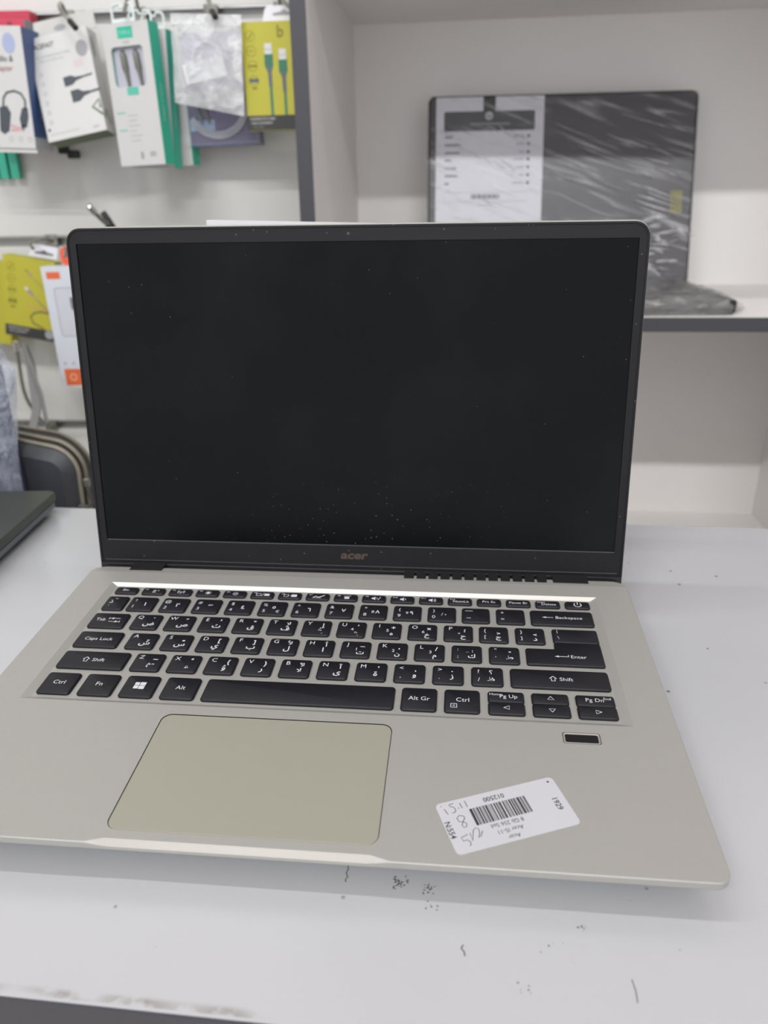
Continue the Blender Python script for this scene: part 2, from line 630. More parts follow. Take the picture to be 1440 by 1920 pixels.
for loop in [front] + holes:
    vv = [bm.verts.new(p) for p in loop]
    for i in range(len(vv)):
        edges.append(bm.edges.new((vv[i], vv[(i + 1) % len(vv)])))
res = bmesh.ops.triangle_fill(bm, use_beauty=True, use_dissolve=False, edges=edges)
bm.verts.index_update()
bmesh.ops.recalc_face_normals(bm, faces=bm.faces)
vs = [tuple(v.co) for v in bm.verts]
fs = []
for f in bm.faces:
    ids = [v.index for v in f.verts]
    if f.normal.z < 0:
        ids.reverse()
    fs.append(tuple(ids))
bm.free()
mb.add(vs, fs, gold)
mb.poly([(-xr, ycut, 0), (xr, ycut, 0)] + rear, gold)
mb.poly([(-xr + 1, ycut - .3, .012), (xr - 1, ycut - .3, .012), (xr - 1, ycut + .25, .02), (-xr + 1, ycut + .25, .02)], gold_trim_highlight)  # thin strip laid along the crease to imitate its highlight
# keyboard recess
KI = 3.6
a = [(x, y, 0) for x, y in rect(KX0, KX1, KY0, KY1)]
c = [(x, y, -1.5) for x, y in rect(KX0 + 4, KX1 - 4, KY0 + 3.0, KY1 - 2.3)]
bevel_highlight_m = mat('bevel_highlight_paint', (222, 219, 213), rough=0.32, metal=0.35, var=0.02)
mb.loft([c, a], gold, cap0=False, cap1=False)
mb.m[-2] = mb.mi(bevel_highlight_m)  # back bevel alone gets a lighter paint, a highlight put into the colour
# reverse so that normals face up
mb.poly([(x, y, -1.5) for x, y in rect(KX0 + 4, KX1 - 4, KY0 + 3.0, KY1 - 2.3)], gold)
for hl in holes[1:]:
    mb.loft([[(x, y, -1.2) for x, y, z in hl], hl], black_m, cap0=False, cap1=False)
    mb.poly([(x, y, -1.2) for x, y, z in hl], black_m)
# scooped lip: strip laid on to imitate the highlight there
mb.poly([(-66, 2.38, 0.015), (-71, 1.3, -0.25), (-66, 0.2, -1.85), (33.5, 0.2, -1.85), (39, 1.3, -0.25), (33.5, 2.38, 0.015)][::1], gold_trim_highlight)
base = mb.build('base', lap, smooth=25)
# faded badge behind the keyboard, right
mb = MB().text('●', 126.2, 189.8, 2.6, faint_m, UP(.03)).text('dts', 133.6, 189.9, 3.4, faint_m, UP(.03), bold=0.02)
tag(mb.build('badge_print', lap), 'faded grey audio badge')

# touchpad and fingerprint reader
mb = MB()
mb.loft([[(x, y, z) for x, y in fillet(rect(TX - TW + i, TX + TW - i, TY0 + i, TY1 - i), 4.5 - i, 6)] for i, z in ((0, -1), (0, -.25), (.25, -.08))], pad_m)
tag(mb.build('touchpad', lap), 'slightly greener beige touchpad')
mb = MB()
mb.loft([[(x, y, z) for x, y in fillet(rect(110.9 + i, 126.5 - i, 66.3 + i, 72.7 - i), max(1.1 - i * .5, .3), 4)] for i, z in ((0, -1), (0, .12), (.25, .2), (.8, -.15))], gold_trim_highlight)
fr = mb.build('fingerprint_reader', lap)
mb = MB()
mb.poly([(x, y, -.12) for x, y in fillet(rect(111.5, 125.9, 66.8, 72.0), .6, 3)], bezel_m)
mb.build('sensor_pad', fr)

# ---- keys
ROWS = {'fn': (173.8, 180.6), 'num': (156.4, 170.4), 'tab': (138.8, 152.8), 'caps': (121.1, 134.9), 'shift': (103.2, 117.3), 'ctrl': (83.2, 99.2)}


def key_body(mb, x0, x1, y0, y1, poly=None, r=1.7, z1=-0.05):
    P = poly or rect(x0, x1, y0, y1)
    for_loops = []
    for i, z in ((0.15, -1.5), (0, -1.2), (0.0, -.75), (.32, -.22), (.62, z1)):
        q = offset_poly(P, i)
        for_loops.append([(x, y, z) for x, y in fillet(q, max(r - i, .25), 4)])
    mb.loft(for_loops, key_m)


def add_key(x0, x1, row, legend=(), name='key', poly=None, split=False, extra=None):
    y0, y1 = ROWS[row]
    mb = MB()
    if split:
        ym = (y0 + y1) / 2 + .4
        key_body(mb, x0, x1, y0, ym - .0, r=1.4)
        key_body(mb, x0, x1, ym - .0, y1, r=1.4)
    elif poly:
        for P in poly:
            key_body(mb, 0, 0, 0, 0, poly=P, r=1.3)
    else:
        key_body(mb, x0, x1, y0, y1)
    k = mb.build(name, lap, smooth=35)
    if legend or extra:
        lb = MB()
        for (t, u, v, sz, *o) in legend:
            bold = o[0] if o else 0.0
            lb.text(t, x0 + u, y0 + v, sz, legend_m, UP(0.0), bold=bold)
        if extra:
            extra(lb, x0, y0)
        lb.build('legend', k, smooth=0)
    return k


# function row
fx = [-136.6 + 16.27 * i for i in range(17)]


def rects(lb, x, y, L_):
    for a0, a1, b0, b1 in L_:
        lb.poly([(x + a0, y + b0, 0), (x + a1, y + b0, 0), (x + a1, y + b1, 0), (x + a0, y + b1, 0)], legend_m)


def ring2(lb, cx, cy, r0, r1, a0=0, a1=360, seg=20):
    pts = [radians(a0 + (a1 - a0) * k / seg) for k in range(seg + 1)]
    vs = [(cx + r0 * cos(a), cy + r0 * sin(a), 0) for a in pts] + [(cx + r1 * cos(a), cy + r1 * sin(a), 0) for a in pts]
    n = seg + 1
    lb.add(vs, [(k, n + k, n + k + 1, k + 1) for k in range(seg)], legend_m)


def disc2(lb, cx, cy, r):
    lb.poly([(cx + r * cos(k * pi / 8), cy + r * sin(k * pi / 8), 0) for k in range(16)], legend_m)


def speaker(lb, x, y, waves):
    rects(lb, x, y, [(5.6, 6.5, 2.4, 3.8)])
    lb.poly([(x + 6.5, y + 2.4, 0), (x + 7.7, y + 1.4, 0), (x + 7.7, y + 4.8, 0), (x + 6.5, y + 3.8, 0)], legend_m)
    for w in range(waves):
        ring2(lb, x + 7.6, y + 3.1, 1.0 + w * .8, 1.3 + w * .8, -50, 50, 8)


def sun(lb, x, y, filled):
    if filled:
        disc2(lb, x + 7.4, y + 3.1, .95)
    else:
        ring2(lb, x + 7.4, y + 3.1, .65, .95)
    for k in range(8):
        a = k * pi / 4
        lb.stroke([(x + 7.4 + 1.2 * cos(a), y + 3.1 + 1.2 * sin(a)), (x + 7.4 + 1.8 * cos(a), y + 3.1 + 1.8 * sin(a))], .35, legend_m)


def ant(lb, x, y):
    disc2(lb, x + 7.4, y + 3.2, .35)
    lb.stroke([(x + 7.4, y + 3.2), (x + 7.4, y + 1.2)], .35, legend_m)
    for r in (1.1, 1.9):
        ring2(lb, x + 7.4, y + 3.2, r, r + .3, -45, 45, 6)
        ring2(lb, x + 7.4, y + 3.2, r, r + .3, 135, 225, 6)


EX = {1: lambda lb, x, y: (lb.text('Z', x + 7.6, y + 1.7, 3.4, legend_m, bold=.02), lb.text('z', x + 9.8, y + 3.3, 2.0, legend_m)),
      2: ant, 3: lambda lb, x, y: sun(lb, x, y, True), 4: lambda lb, x, y: sun(lb, x, y, False),
      5: lambda lb, x, y: (rects(lb, x, y, [(3.4, 6.4, 1.8, 2.1), (3.4, 6.4, 4.0, 4.3), (3.4, 3.7, 1.8, 4.3), (6.1, 6.4, 1.8, 4.3), (8.2, 11.2, 2.0, 4.2)]), lb.stroke([(x + 6.9, y + 1.6), (x + 7.7, y + 4.6)], .3, legend_m)),
      6: lambda lb, x, y: rects(lb, x, y, [(3.4, 6.2, 1.8, 2.1), (3.4, 6.2, 4.0, 4.3), (3.4, 3.7, 1.8, 4.3), (5.9, 6.2, 1.8, 4.3), (6.6, 7.4, 2.9, 3.2), (7.8, 11.0, 1.8, 4.3)]),
      7: lambda lb, x, y: (lb.stroke([(x + 4.5, y + 2.2), (x + 6, y + 3.4), (x + 7.2, y + 2.2), (x + 10.8, y + 4.4)], .7, legend_m), rects(lb, x, y, [(4, 9, 1.5, 1.8)])),
      8: lambda lb, x, y: (rects(lb, x, y, [(6.2, 9.0, 1.6, 3.7)]), lb.stroke([(x + 5.6, y + 4.3), (x + 9.8, y + 4.7)], .3, legend_m)),
      9: lambda lb, x, y: (speaker(lb, x, y, 1), lb.stroke([(x + 9.3, y + 1.6), (x + 10.6, y + 4.6)], .35, legend_m)),
      10: lambda lb, x, y: speaker(lb, x, y, 1), 11: lambda lb, x, y: speaker(lb, x, y, 2)}
for i, x in enumerate(fx):
    leg = []
    if i == 0:
        leg = [('Esc', 6.4, 2.6, 3.0)]
    elif 1 <= i <= 12:
        leg = [('F%d' % i, 2.8, 4.1, 1.9)]
    if i == 12:
        leg.append(('NumLk', 7.4, 1.8, 3.0))
    elif i == 13:
        leg = [('Prt Sc', 6.8, 2.4, 3.1)]
    elif i == 14:
        leg = [('Pause Br', 6.9, 2.4, 2.95)]
    elif i == 15:
        leg = [('Insert', 3.4, 4.3, 1.9), ('Delete', 7.4, 1.9, 3.0)]
    ex = EX.get(i)
    if i == 16:
        ex = lambda lb, x, y: (ring2(lb, x + 7, y + 3.3, 1.7, 2.2, 130, 410, 24), lb.stroke([(x + 7, y + 3.4), (x + 7, y + 5.8)], .5, legend_m))
    k = add_key(x, x + 13.75, 'fn', leg, name='power_button' if i == 16 else 'key', extra=ex)

# number row
AR = '١٢٣٤٥٦٧٨٩٠'
add_key(-137.2, -124.6, 'num', [('`', 3.4, 2.0, 3.6), ('ذ', 3.6, 6.6, 4.6, .01), ('~', 5.6, 10.2, 3.4)])
for i, (a_, s_) in enumerate(zip('1234567890', '!@#$%^&*()')):
    x = -122.8 + 18.97 * i
    leg = [(s_, 3.4, 8.6, 3.8), (a_, 3.4, 2.6, 3.9), (AR[i], 9.8, 5.0, 4.6, .02)]
    if a_ == '5':
        leg.append(('€', 11.3, 2.4, 3.4))
        leg[2] = (AR[i], 8.6, 6.4, 4.2, .02)
    if a_ in '789':
        if a_ != '7':
            leg.append((a_, 7.6, 5.6, 3.3))
        leg[2] = (AR[i], 10.2, 5.4, 4.2, .02)
    if a_ == '0':
        leg.append(('/', 8.0, 5.4, 3.6))
    add_key(x, x + 15.6, 'num', leg)
add_key(66.6, 81.9, 'num', (), extra=lambda lb, x, y: rects(lb, x, y, [(1.9, 6.0, 10.6, 10.95), (2.6, 4.9, 3.7, 4.05)]))
add_key(85.3, 100.8, 'num', [('+', 3.4, 8.8, 3.8), ('=', 3.4, 2.6, 3.8)])


def arrow_left(lb, cx, cy, w, hook=False):
    lb.poly([(cx - w / 2, cy, 0), (cx - w / 2 + 2.2, cy - .75, 0), (cx - w / 2 + 2.2, cy + .75, 0)], legend_m)
    lb.stroke([(cx - w / 2 + 2, cy), (cx + w / 2, cy)], .38, legend_m)
    if hook:
        lb.stroke([(cx + w / 2, cy - .19), (cx + w / 2, cy + 1.4)], .38, legend_m)


add_key(103.8, 137.4, 'num', [('Backspace', 20.5, 6.0, 3.5)], extra=lambda lb, x, y: arrow_left(lb, x + 9.2, y + 7.1, 6))

# tab row
add_key(-137.4, -117.0, 'tab', [('Tab', 5.6, 6.2, 3.6)],
        extra=lambda lb, x, y: (lb.stroke([(x + 10.4, y + 8.6), (x + 16.4, y + 8.6)], .35, legend_m), lb.stroke([(x + 10.4, y + 5.6), (x + 16.4, y + 5.6)], .35, legend_m),
                                rects(lb, x, y, [(9.9, 10.25, 7.6, 9.6), (16.5, 16.85, 4.6, 6.6)]),
                                lb.poly([(x + 10.5, y + 8.6, 0), (x + 12.7, y + 7.7, 0), (x + 12.7, y + 9.5, 0)], legend_m), lb.poly([(x + 16.3, y + 5.6, 0), (x + 14.1, y + 6.5, 0), (x + 14.1, y + 4.7, 0)], legend_m)))
T1 = [('Q', 'ض', 'َ', ''), ('W', 'ص', 'ً', ''), ('E', 'ث', 'ُ', ''), ('R', 'ق', 'ٌ', ''), ('T', 'ف', 'ﻹ', ''), ('Y', 'غ', 'إ', ''), ('U', 'ع', '‘', '4'), ('I', 'ه', '+', '5'), ('O', 'خ', '×', '6'), ('P', 'ح', '؛', '*')]
T2 = [('A', 'ش', 'ِ', ''), ('S', 'س', 'ٍ', ''), ('D', 'ي', '[', ''), ('F', 'ب', ']', ''), ('G', 'ل', 'ﻷ', ''), ('H', 'ا', 'أ', ''), ('J', 'ت', '–', '1'), ('K', 'ن', '،', '2'), ('L', 'م', '/', '3')]
T3 = [('Z', 'ئ', '~', ''), ('X', 'ء', 'ْ', ''), ('C', 'ؤ', '{', ''), ('V', 'ر', '}', ''), ('B', 'ﻻ', 'ﻵ', ''), ('N', 'ى', 'آ', ''), ('M', 'ة', '’', '')]


def letters(Tb, x0, row):
    for i, (c_, ar, sh, num) in enumerate(Tb):
        x = x0 + 18.97 * i
        marks = {'َ': '´', 'ً': '˝', 'ُ': '՚', 'ٌ': '"', 'ِ': 'ˬ', 'ٍ': '₌', 'ْ': '°'}
        leg = [(c_, 3.6, 9.3, 4.1), (ar, 10.0, 3.4, 4.9, .02), (marks.get(sh, sh), 11.2, 7.9, 4.4, .02)]
        if num:
            leg.append((num, 8.2, 5.6 if num != '*' else 4.8, 3.3))
            leg[1] = (ar, 10.4, 2.6, 4.2, .02)
        add_key(x, x + 15.5, row, leg)


letters(T1, -113.6, 'tab')
add_key(75.7, 91.1, 'tab', [('{', 3.2, 8.6, 3.8), ('[', 3.2, 3.2, 3.6), ('>', 10.3, 6.4, 3.5, .02), ('ج', 10.2, 3.0, 4.2, .02)])
add_key(94.6, 110.0, 'tab', [('}', 3.2, 8.6, 3.8), (']', 3.2, 3.2, 3.6), ('<', 10.3, 6.4, 3.5, .02), ('د', 10.2, 2.4, 4.6, .02)])
add_key(99.0, 137.4, 'caps', [('Enter', 26, 6.1, 3.6), ('|', 17.6, 28.2, 3.2), ('\\', 17.8, 22.6, 3.6)], name='enter_key',
        poly=[[(99.0, 121.3), (137.4, 121.3), (137.4, 140.6), (113.9, 140.6), (113.9, 134.9), (99.0, 134.9)], rect(113.9, 137.4, 140.7, 152.8)],
        extra=lambda lb, x, y: arrow_left(lb, x + 17.6, y + 7.2, 7, True))
# caps row
add_key(-137.3, -113.1, 'caps', [('Caps Lock', 12.2, 5.8, 3.6)])
letters(T2, -109.1, 'caps')
add_key(61.6, 77.0, 'caps', [(':', 3.2, 8.8, 3.8), (';', 3.2, 3.0, 3.8), ('_', 8.0, 8.2, 3.2), (':', 10.6, 7.8, 3.4, .02), ('ك', 10.2, 3.2, 4.4, .02)])
add_key(80.4, 95.9, 'caps', [('"', 3.4, 9.2, 3.8), ("'", 3.4, 2.6, 3.8), ('"', 10.6, 7.0, 3.8, .015), ('ط', 10.4, 3.2, 4.6, .02)])


def shift_arrow(lb, cx, cy):
    P = [(0, 1.9), (1.7, .1), (.85, .1), (.85, -1.7), (-.85, -1.7), (-.85, .1), (-1.7, .1), (0, 1.9)]
    lb.stroke([(cx + a_, cy + b_) for a_, b_ in P], .42, legend_m)


# shift row
add_key(-137.4, -102.3, 'shift', [('Shift', 20.2, 5.6, 3.7)], extra=lambda lb, x, y: shift_arrow(lb, x + 13.6, y + 7.0))
letters(T3, -99.1, 'shift')
add_key(33.7, 49.1, 'shift', [('<', 3.6, 9.2, 4.0), (',', 3.4, 3.0, 4.2), (',', 10.6, 8.4, 4.2, .02), ('و', 10.2, 4.0, 4.6, .02)])
add_key(52.6, 67.9, 'shift', [('>', 3.6, 9.2, 4.0), ('.', 3.4, 3.4, 4.2), ('.', 9.6, 9.0, 4.8, .02), ('ز', 9.6, 4.0, 4.8, .02)])
add_key(71.4, 86.9, 'shift', [('?', 3.5, 9.0, 4.0), ('/', 3.7, 2.8, 4.0), ('؟', 9.6, 8.6, 4.0, .015), ('ظ', 9.6, 3.2, 4.6, .02)])
add_key(90.2, 137.3, 'shift', [('Shift', 26.6, 5.6, 3.7)], extra=lambda lb, x, y: shift_arrow(lb, x + 20.4, y + 7.0))
# bottom row
add_key(-137.3, -120.4, 'ctrl', [('Ctrl', 8.6, 7.0, 3.9)])
add_key(-117.0, -100.0, 'ctrl', [('Fn', 8.6, 7.0, 3.9)])
add_key(-96.4, -79.7, 'ctrl', (), extra=lambda lb, x, y: rects(lb, x, y, [(5.6, 7.9, 8.5, 10.6), (8.2, 11.0, 8.5, 10.8), (5.6, 7.9, 5.9, 8.2), (8.2, 11.0, 5.7, 8.2)]))
add_key(-76.2, -59.2, 'ctrl', [('Alt', 8.6, 6.8, 3.9)])
add_key(-56.0, 35.6, 'ctrl', name='space_bar')
add_key(38.7, 55.5, 'ctrl', [('Alt Gr', 8.4, 6.9, 3.8)])
add_key(58.8, 75.4, 'ctrl', [('Ctrl', 8.6, 7.2, 3.9)], extra=lambda lb, x, y: rects(lb, x, y, [(3.0, 6.0, 2.8, 3.1), (3.0, 6.0, 5.4, 5.7), (3.0, 3.3, 2.8, 5.7), (5.7, 6.0, 2.8, 5.7), (4.0, 5.0, 4.5, 4.8), (4.0, 5.0, 3.7, 4.0)]))


def tri(lb, cx, cy, a0, r=1.7):
    P = [(cx + r * cos(radians(a0 + k * 120)), cy + r * .85 * sin(radians(a0 + k * 120))) for k in (0, 1, 2, 0)]
    lb.stroke(P, .34, legend_m)


add_key(79.0, 95.9, 'ctrl', [('Pg Up', 9.6, 11.2, 3.5), ('Home', 3.7, 12.8, 2.4)], split=True, extra=lambda lb, x, y: tri(lb, x + 8.8, y + 4.4, 180))
add_key(99.2, 116.3, 'ctrl', (), split=True, extra=lambda lb, x, y: (tri(lb, x + 8.8, y + 12.2, 90), tri(lb, x + 8.8, y + 4.2, 270)))
add_key(119.4, 137.2, 'ctrl', [('Pg Dn', 8.6, 11.2, 3.5), ('End', 14.4, 12.8, 2.4)], split=True, extra=lambda lb, x, y: tri(lb, x + 9.0, y + 4.2, 0))

# ---- hinge covers and vent slots in the rear slope
for (x0, x1) in ((-138.4, -117.8), (119.9, 140.2)):
    mb = MB().box(x0, x1, 201.0, 211.0, -8, -.30, black_m, bev=.25)
    mb.build('hinge_cover', lap)
vent = MB()
x = 32.0
for k in range(12):
    w = 5.5 if k else 5.9
    vent.box(x, x + w, 201.2, 211, -7, -.42, black_m)
    x += w + 1.62
tag(vent.build('cooling_vent', lap), 'row of dark vent slots behind the keys')
mb = MB().box(-158, 158, 206.4, 210.3, -8.2, -3.4, black_m)
mb.build('hinge_bar', lap)
for sx_ in (-1, 1):
    mb = MB()
    mb.box(sx_ * 118 - 22, sx_ * 118 + 22, 16, 22, -17.5, -11.2, black_m, bev=.8)
    mb.build('rubber_foot', lap)

# ---- lid (local: x, s up along the lid, t towards the back)
lid = bpy.data.objects.new('lid', None)
lid.empty_display_size = .02
A_L = Matrix.Translation((0, 211.14 * MM, -6.255 * MM)) @ Matrix.Rotation(-(0.11690 + tilt), 4, 'X')
# the lid's pieces are direct parts of the laptop, placed by this frame
bpy.data.objects.remove(lid)


def lid_part(mb, name, parent=None):
    o = mb.build(name, parent or lap)
    if parent is None:
        o.matrix_local = A_L
    return o


LW, LT, LB = 161.0, 203.6, -21.8
SW, S0, S1 = 155.7, 20.25, 195.4


def xz(P, y):
    return [(p[0], y, p[1]) for p in P]


mb = MB()
out = lambda i, r: fillet(rect(-LW - .5 + i, LW + .5 - i, LB + i, LT + .9 - i), [2, 2, r - i, r - i], 6)
mb.loft([xz(out(.5, 8.6), 1.0), xz(out(0, 8.6), 1.5), xz(out(0, 8.6), 4.2), xz(out(1.2, 8.6), 5.0)], gold)
shell = lid_part(mb, 'lid_shell')
tag(shell, 'champagne metal back of the lid')
# bezel frame
bm = bmesh.new()
o_l = fillet(rect(-LW, LW, 0.6, LT), [.3, .3, 8, 8], 6)
i_l = rect(-SW, SW, S0, S1)
ed = []
for loop in (o_l, i_l):
    vv = [bm.verts.new((x_, 0, z_)) for x_, z_ in loop]
    ed += [bm.edges.new((vv[i], vv[(i + 1) % len(vv)])) for i in range(len(vv))]
bmesh.ops.triangle_fill(bm, use_beauty=True, edges=ed)
bm.verts.index_update()
vs = [tuple(v.co) for v in bm.verts]
fs = []
for f in bm.faces:
    f.normal_update()
    ids = [v.index for v in f.verts]
    if f.normal.y > 0:
        ids.reverse()
    fs.append(tuple(ids))
bm.free()
mb = MB().add(vs, fs, bezel_m)
mb.loft([xz(o_l, 0), xz(o_l, 1.05)], bezel_m, cap0=False, cap1=False)
mb.loft([xz(i_l, .9), xz(i_l, 0)], bezel_m, cap0=False, cap1=False)
# raised rubber rim round the bezel
rim_o = fillet(rect(-LW, LW, 0.6, LT), [.3, .3, 8, 8], 6)
rim_i = fillet(rect(-LW + 1.1, LW - 1.1, 1.7, LT - 1.1), [.3, .3, 7, 7], 6)
mb.loft([xz(rim_o, 0), xz(rim_o, -.45), xz(rim_i, -.45), xz(rim_i, 0)], bezel_m, cap0=False, cap1=False)
bez = lid_part(mb, 'bezel')
mb = MB().box(-SW + .6, SW - .2, -.06, .02, S0 - .45, S0 - .05, rubber_m).box(-LW + 3, LW - 3, -.05, .02, 6.7, 7.0, rubber_m)
o = mb.build('bezel_line', bez)
tag(o, 'thin grey worn line under the screen')
mb = MB().disc(0.3, 199.3, 1.0, black_m, FRONT(-.03)).disc(0.3, 199.3, .5, rubber_m, FRONT(-.05)).disc(-11.6, 199.6, .3, rubber_m, FRONT(-.05))
mb.build('webcam', bez)
mb = MB()
mb.text('acer', 0.4, 11.5, 7.0, logo_m, FRONT(-.05), bold=.035, sx=1.32, shear=.22)
tag(mb.build('brand_print', bez), 'bronze brand lettering below the screen')
mb = MB().poly([(-SW, .75, S0), (SW, .75, S0), (SW, .75, S1), (-SW, .75, S1)], screen_m)
tag(lid_part(mb, 'screen'), 'switched off black screen with dust specks')
mb = MB().box(-LW + .3, LW - .3, -.9, .6, LB + .5, 4.6, black_m, bev=.4)
lid_part(mb, 'hinge_strip')

# ---- inventory sticker on the palm rest (its own thing)
st = MB()
st.loft([[(x_, y_, z_) for x_, y_ in fillet(rect(0, 50.2, 0, 25), 2.0, 5)] for z_ in (0.0, .09)], sticker_m)
A1 = UP(.12)
FL = Matrix.Translation((0, 0, .12)) @ Matrix.Rotation(pi, 4, 'Z')


def flip(t, cx, cy, size, m=ink_m, bold=.0, sx=1.0):
    st.text(t, -cx, -cy, size, m, FL, bold, sx)


flip('012500', 23.4, 22.6, 3.1, bold=.012, sx=.95)
flip('8 Gb 256 Ssd', 23.6, 9.5, 2.7, sx=.92)
flip('Acer I5-11', 23.3, 6.2, 2.7, sx=.92)
flip('Acer', 23.6, 3.0, 2.7, sx=.92)
random.seed(8)
x = 12.0
pat = [(.9, 1), (.25, 0), (.35, 1), (.9, 2), (.5, 1), (.3, 0), (.4, 1), (.9, 2), (.4, 1), (.3, 0), (.6, 1), (1.4, 2), (.35, 1), (.5, 0), (.5, 1), (.3, 0), (.35, 1), (.7, 2), (.6, 1), (.5, 0), (.4, 1), (1.0, 2),
       (.3, 1), (.4, 0), (.6, 1), (.25, 0), (.4, 1), (.5, 2), (.4, 1), (.8, 2), (.7, 1), (.3, 0), (.35, 1), (.9, 2), (.4, 1)]
tot = sum(p[0] for p in pat)
for w, k in pat:
    w = w * 23.2 / tot
    if k:
        st.flat(rect(x, x + w, 10.7, 19.0), ink_m if k == 1 else inkgrey_m, UP(.115))
    x += w
AV = Matrix.Translation((45.0, 11.6, .12)) @ Matrix.Rotation(-pi / 2, 4, 'Z')
st.text('1929', 0, 0, 3.3, ink_m, AV, bold=.012)
AV = Matrix.Translation((.5, 11.6, .12)) @ Matrix.Rotation(-pi / 2, 4, 'Z')
st.text('N:554', 0, 0, 3.3, ink_m, AV, bold=.012)
st.flat(rect(47.1, 48.0, 22.4, 23.2), ink_m, A1)
for P in ([(2.8, 21.8), (3.4, 18.9)], [(1.9, 23.4), (2.3, 23.2)], [(7.2, 23.5), (5.3, 23.3), (5.4, 22.4), (6.3, 21.9), (7.0, 21.0), (6.8, 19.6), (5.7, 18.9), (5.2, 19.4)],
          [(8.2, 20.9), (8.6, 20.4)], [(9.6, 23.0), (9.8, 20.2)], [(11.8, 23.5), (11.9, 20.2)],
          [(8.8, 16.4), (7.3, 17.2), (5.9, 16.2), (6.2, 14.4), (7.8, 13.8), (8.7, 12.8), (8.1, 11.5), (7.0, 11.2), (6.6, 12.3), (7.5, 13.9), (8.9, 15.4), (8.8, 16.4)],
          [(7.1, 7.9), (4.2, 7.2), (4.5, 5.4), (6.0, 5.6), (6.9, 4.4), (6.5, 3.1), (5.9, 2.7)],
          [(8.1, 8.2), (7.8, 4.5), (9.7, 8.9), (10.9, 9.9), (12.0, 9.2), (11.6, 7.1), (10.4, 5.2), (11.6, 5.8), (13.1, 7.8)]):
    st.stroke(P, .3, pen_m, A1)
MX = Matrix.Rotation(tilt, 4, 'X')
p = MX @ Vector((65.8, 4.4, .05))
stk = st.build('inventory_sticker', smooth=0)
stk.matrix_world = Matrix.Translation((p.x * MM, p.y * MM, (13 + p.z) * MM + H)) @ MX @ Matrix.Rotation(radians(21.5), 4, 'Z')
tag(stk, 'white barcode price sticker with handwriting stuck on the gold palm rest', 'sticker')

# ------------------------------------------------------------------ dark closed laptop, left
ang = radians(5.1)
cl = thing('closed_laptop', (-267.6, 359.0, -3.5), (0, 0, ang), 'dark olive closed laptop with gunmetal sides at the left edge of the counter', 'laptop')
mb = MB().loft([[(x_, y_, z_) for x_, y_ in fillet(rect(-332 + i, -i, -228 + i, -i), 7, 5)] for i, z_ in ((.8, 10.9), (0, 11.6), (0, 17.2), (.7, 18))], lid_dark)
mb.build('lid', cl)
mb = MB().loft([[(x_, y_, z_) for x_, y_ in fillet(rect(-331 + i, -1 - i, -227 + i, -1 - i), 7, 5)] for i, z_ in ((9, 2.2), (1, 5.0), (0, 6), (0, 10.1))], silver_dark)
mb.build('base', cl)
mb = MB().box(-325, -6, -222, -6, 9.9, 11.2, black_m)
mb.build('seam_gasket', cl)
for x0, y0 in ((-40, -20), (-310, -20), (-40, -212), (-310, -212)):
    MB().box(x0, x0 + 14, y0, y0 + 6, 0, 2.4, black_m, bev=.4).build('rubber_foot', cl)

# ------------------------------------------------------------------ white board standing behind the laptop
mb = MB()
P = [(-99, 0), (120, 0), (120, 220.3), (-99, 226.9)]
mb.loft([xz(P, 0), xz(P, 5)], mat('bright_foam_board', (228, 228, 230), rough=.5, var=.02))
wb = mb.build('foam_board', loc=(0, 298, -3.5))
tag(wb, 'thin white board standing upright just behind the open laptop screen', 'board')

# ------------------------------------------------------------------ shelving unit at the back right
wy = radians(-.7)
sh = thing('shelving_unit', (0, 693, -900), (0, 0, wy), 'white open shelving unit with grey front edges at the back right', 'shelves')


def panel(name, x0, x1, z0, z1, vertical):
    mb = MB().box(x0, x1, 1.2, 345, z0 + 900, z1 + 900, board_m)
    o_ = mb.build(name, sh)
    MB().box(x0, x1, 0, 1.2, z0 + 900, z1 + 900, edge_m).build('edge_band', o_)


panel('side_panel', -118.4, -101.6, -900, 1300, True)
panel('side_panel', 548, 564.5, -900, 1300, True)
for z0, z1 in ((90.7, 106.3), (-280, -263), (459, 475), (828, 844), (-650, -634), (1283, 1300)):
    panel('shelf', -101.6, 548, z0, z1, False)
MB().box(-118.4, 564.5, 345, 353, 0, 2200, board_m).build('back_panel', sh)

# ------------------------------------------------------------------ slatwall at the back left
sw = thing('slatwall_panel', (-118.6, 915, -900), (0, 0, radians(1.0)), 'white slatwall display panel with metal grooves at the back left', 'display panel')
zt = 1060
rows = [(-900 + 0, -659)]
gz = [(-639.5, -626), (-367.5, -354), (-95.5, -81.5), (177.2, 190.5), (448, 462.5), (719.5, 733), (992, 1005)]
prev = -900
for g0, g1 in gz + [(1300, 1300)]:
    MB().box(-1500, 0, 0, 14, prev + 900, g0 + 900, slat_m, bev=1.0).build('board', sw)
    prev = g1
for g0, g1 in gz:
    MB().box(-1500, 0, 10, 20, g0 + 898, g1 + 902, groove_m).box(-1500, 0, -.8, 10, g1 + 898, g1 + 900.0, bright_steel if g0 > 400 else groove_m).build('groove_rail', sw)
MB().box(-1498, -2, 20, 112, 0, 2200, board_m).build('backing_frame', sw)

# ------------------------------------------------------------------ storage cabinet below the slatwall (carries the bags)
cb = thing('storage_cabinet', (-720, 368, -900), (0, 0, 0), 'low white storage cabinet behind the counter below the slatwall', 'cabinet')
MB().box(0, 580, 0, 250, 60, 780, board_m).box(20, 560, 20, 240, 0, 60, edge_m).build('body', cb)


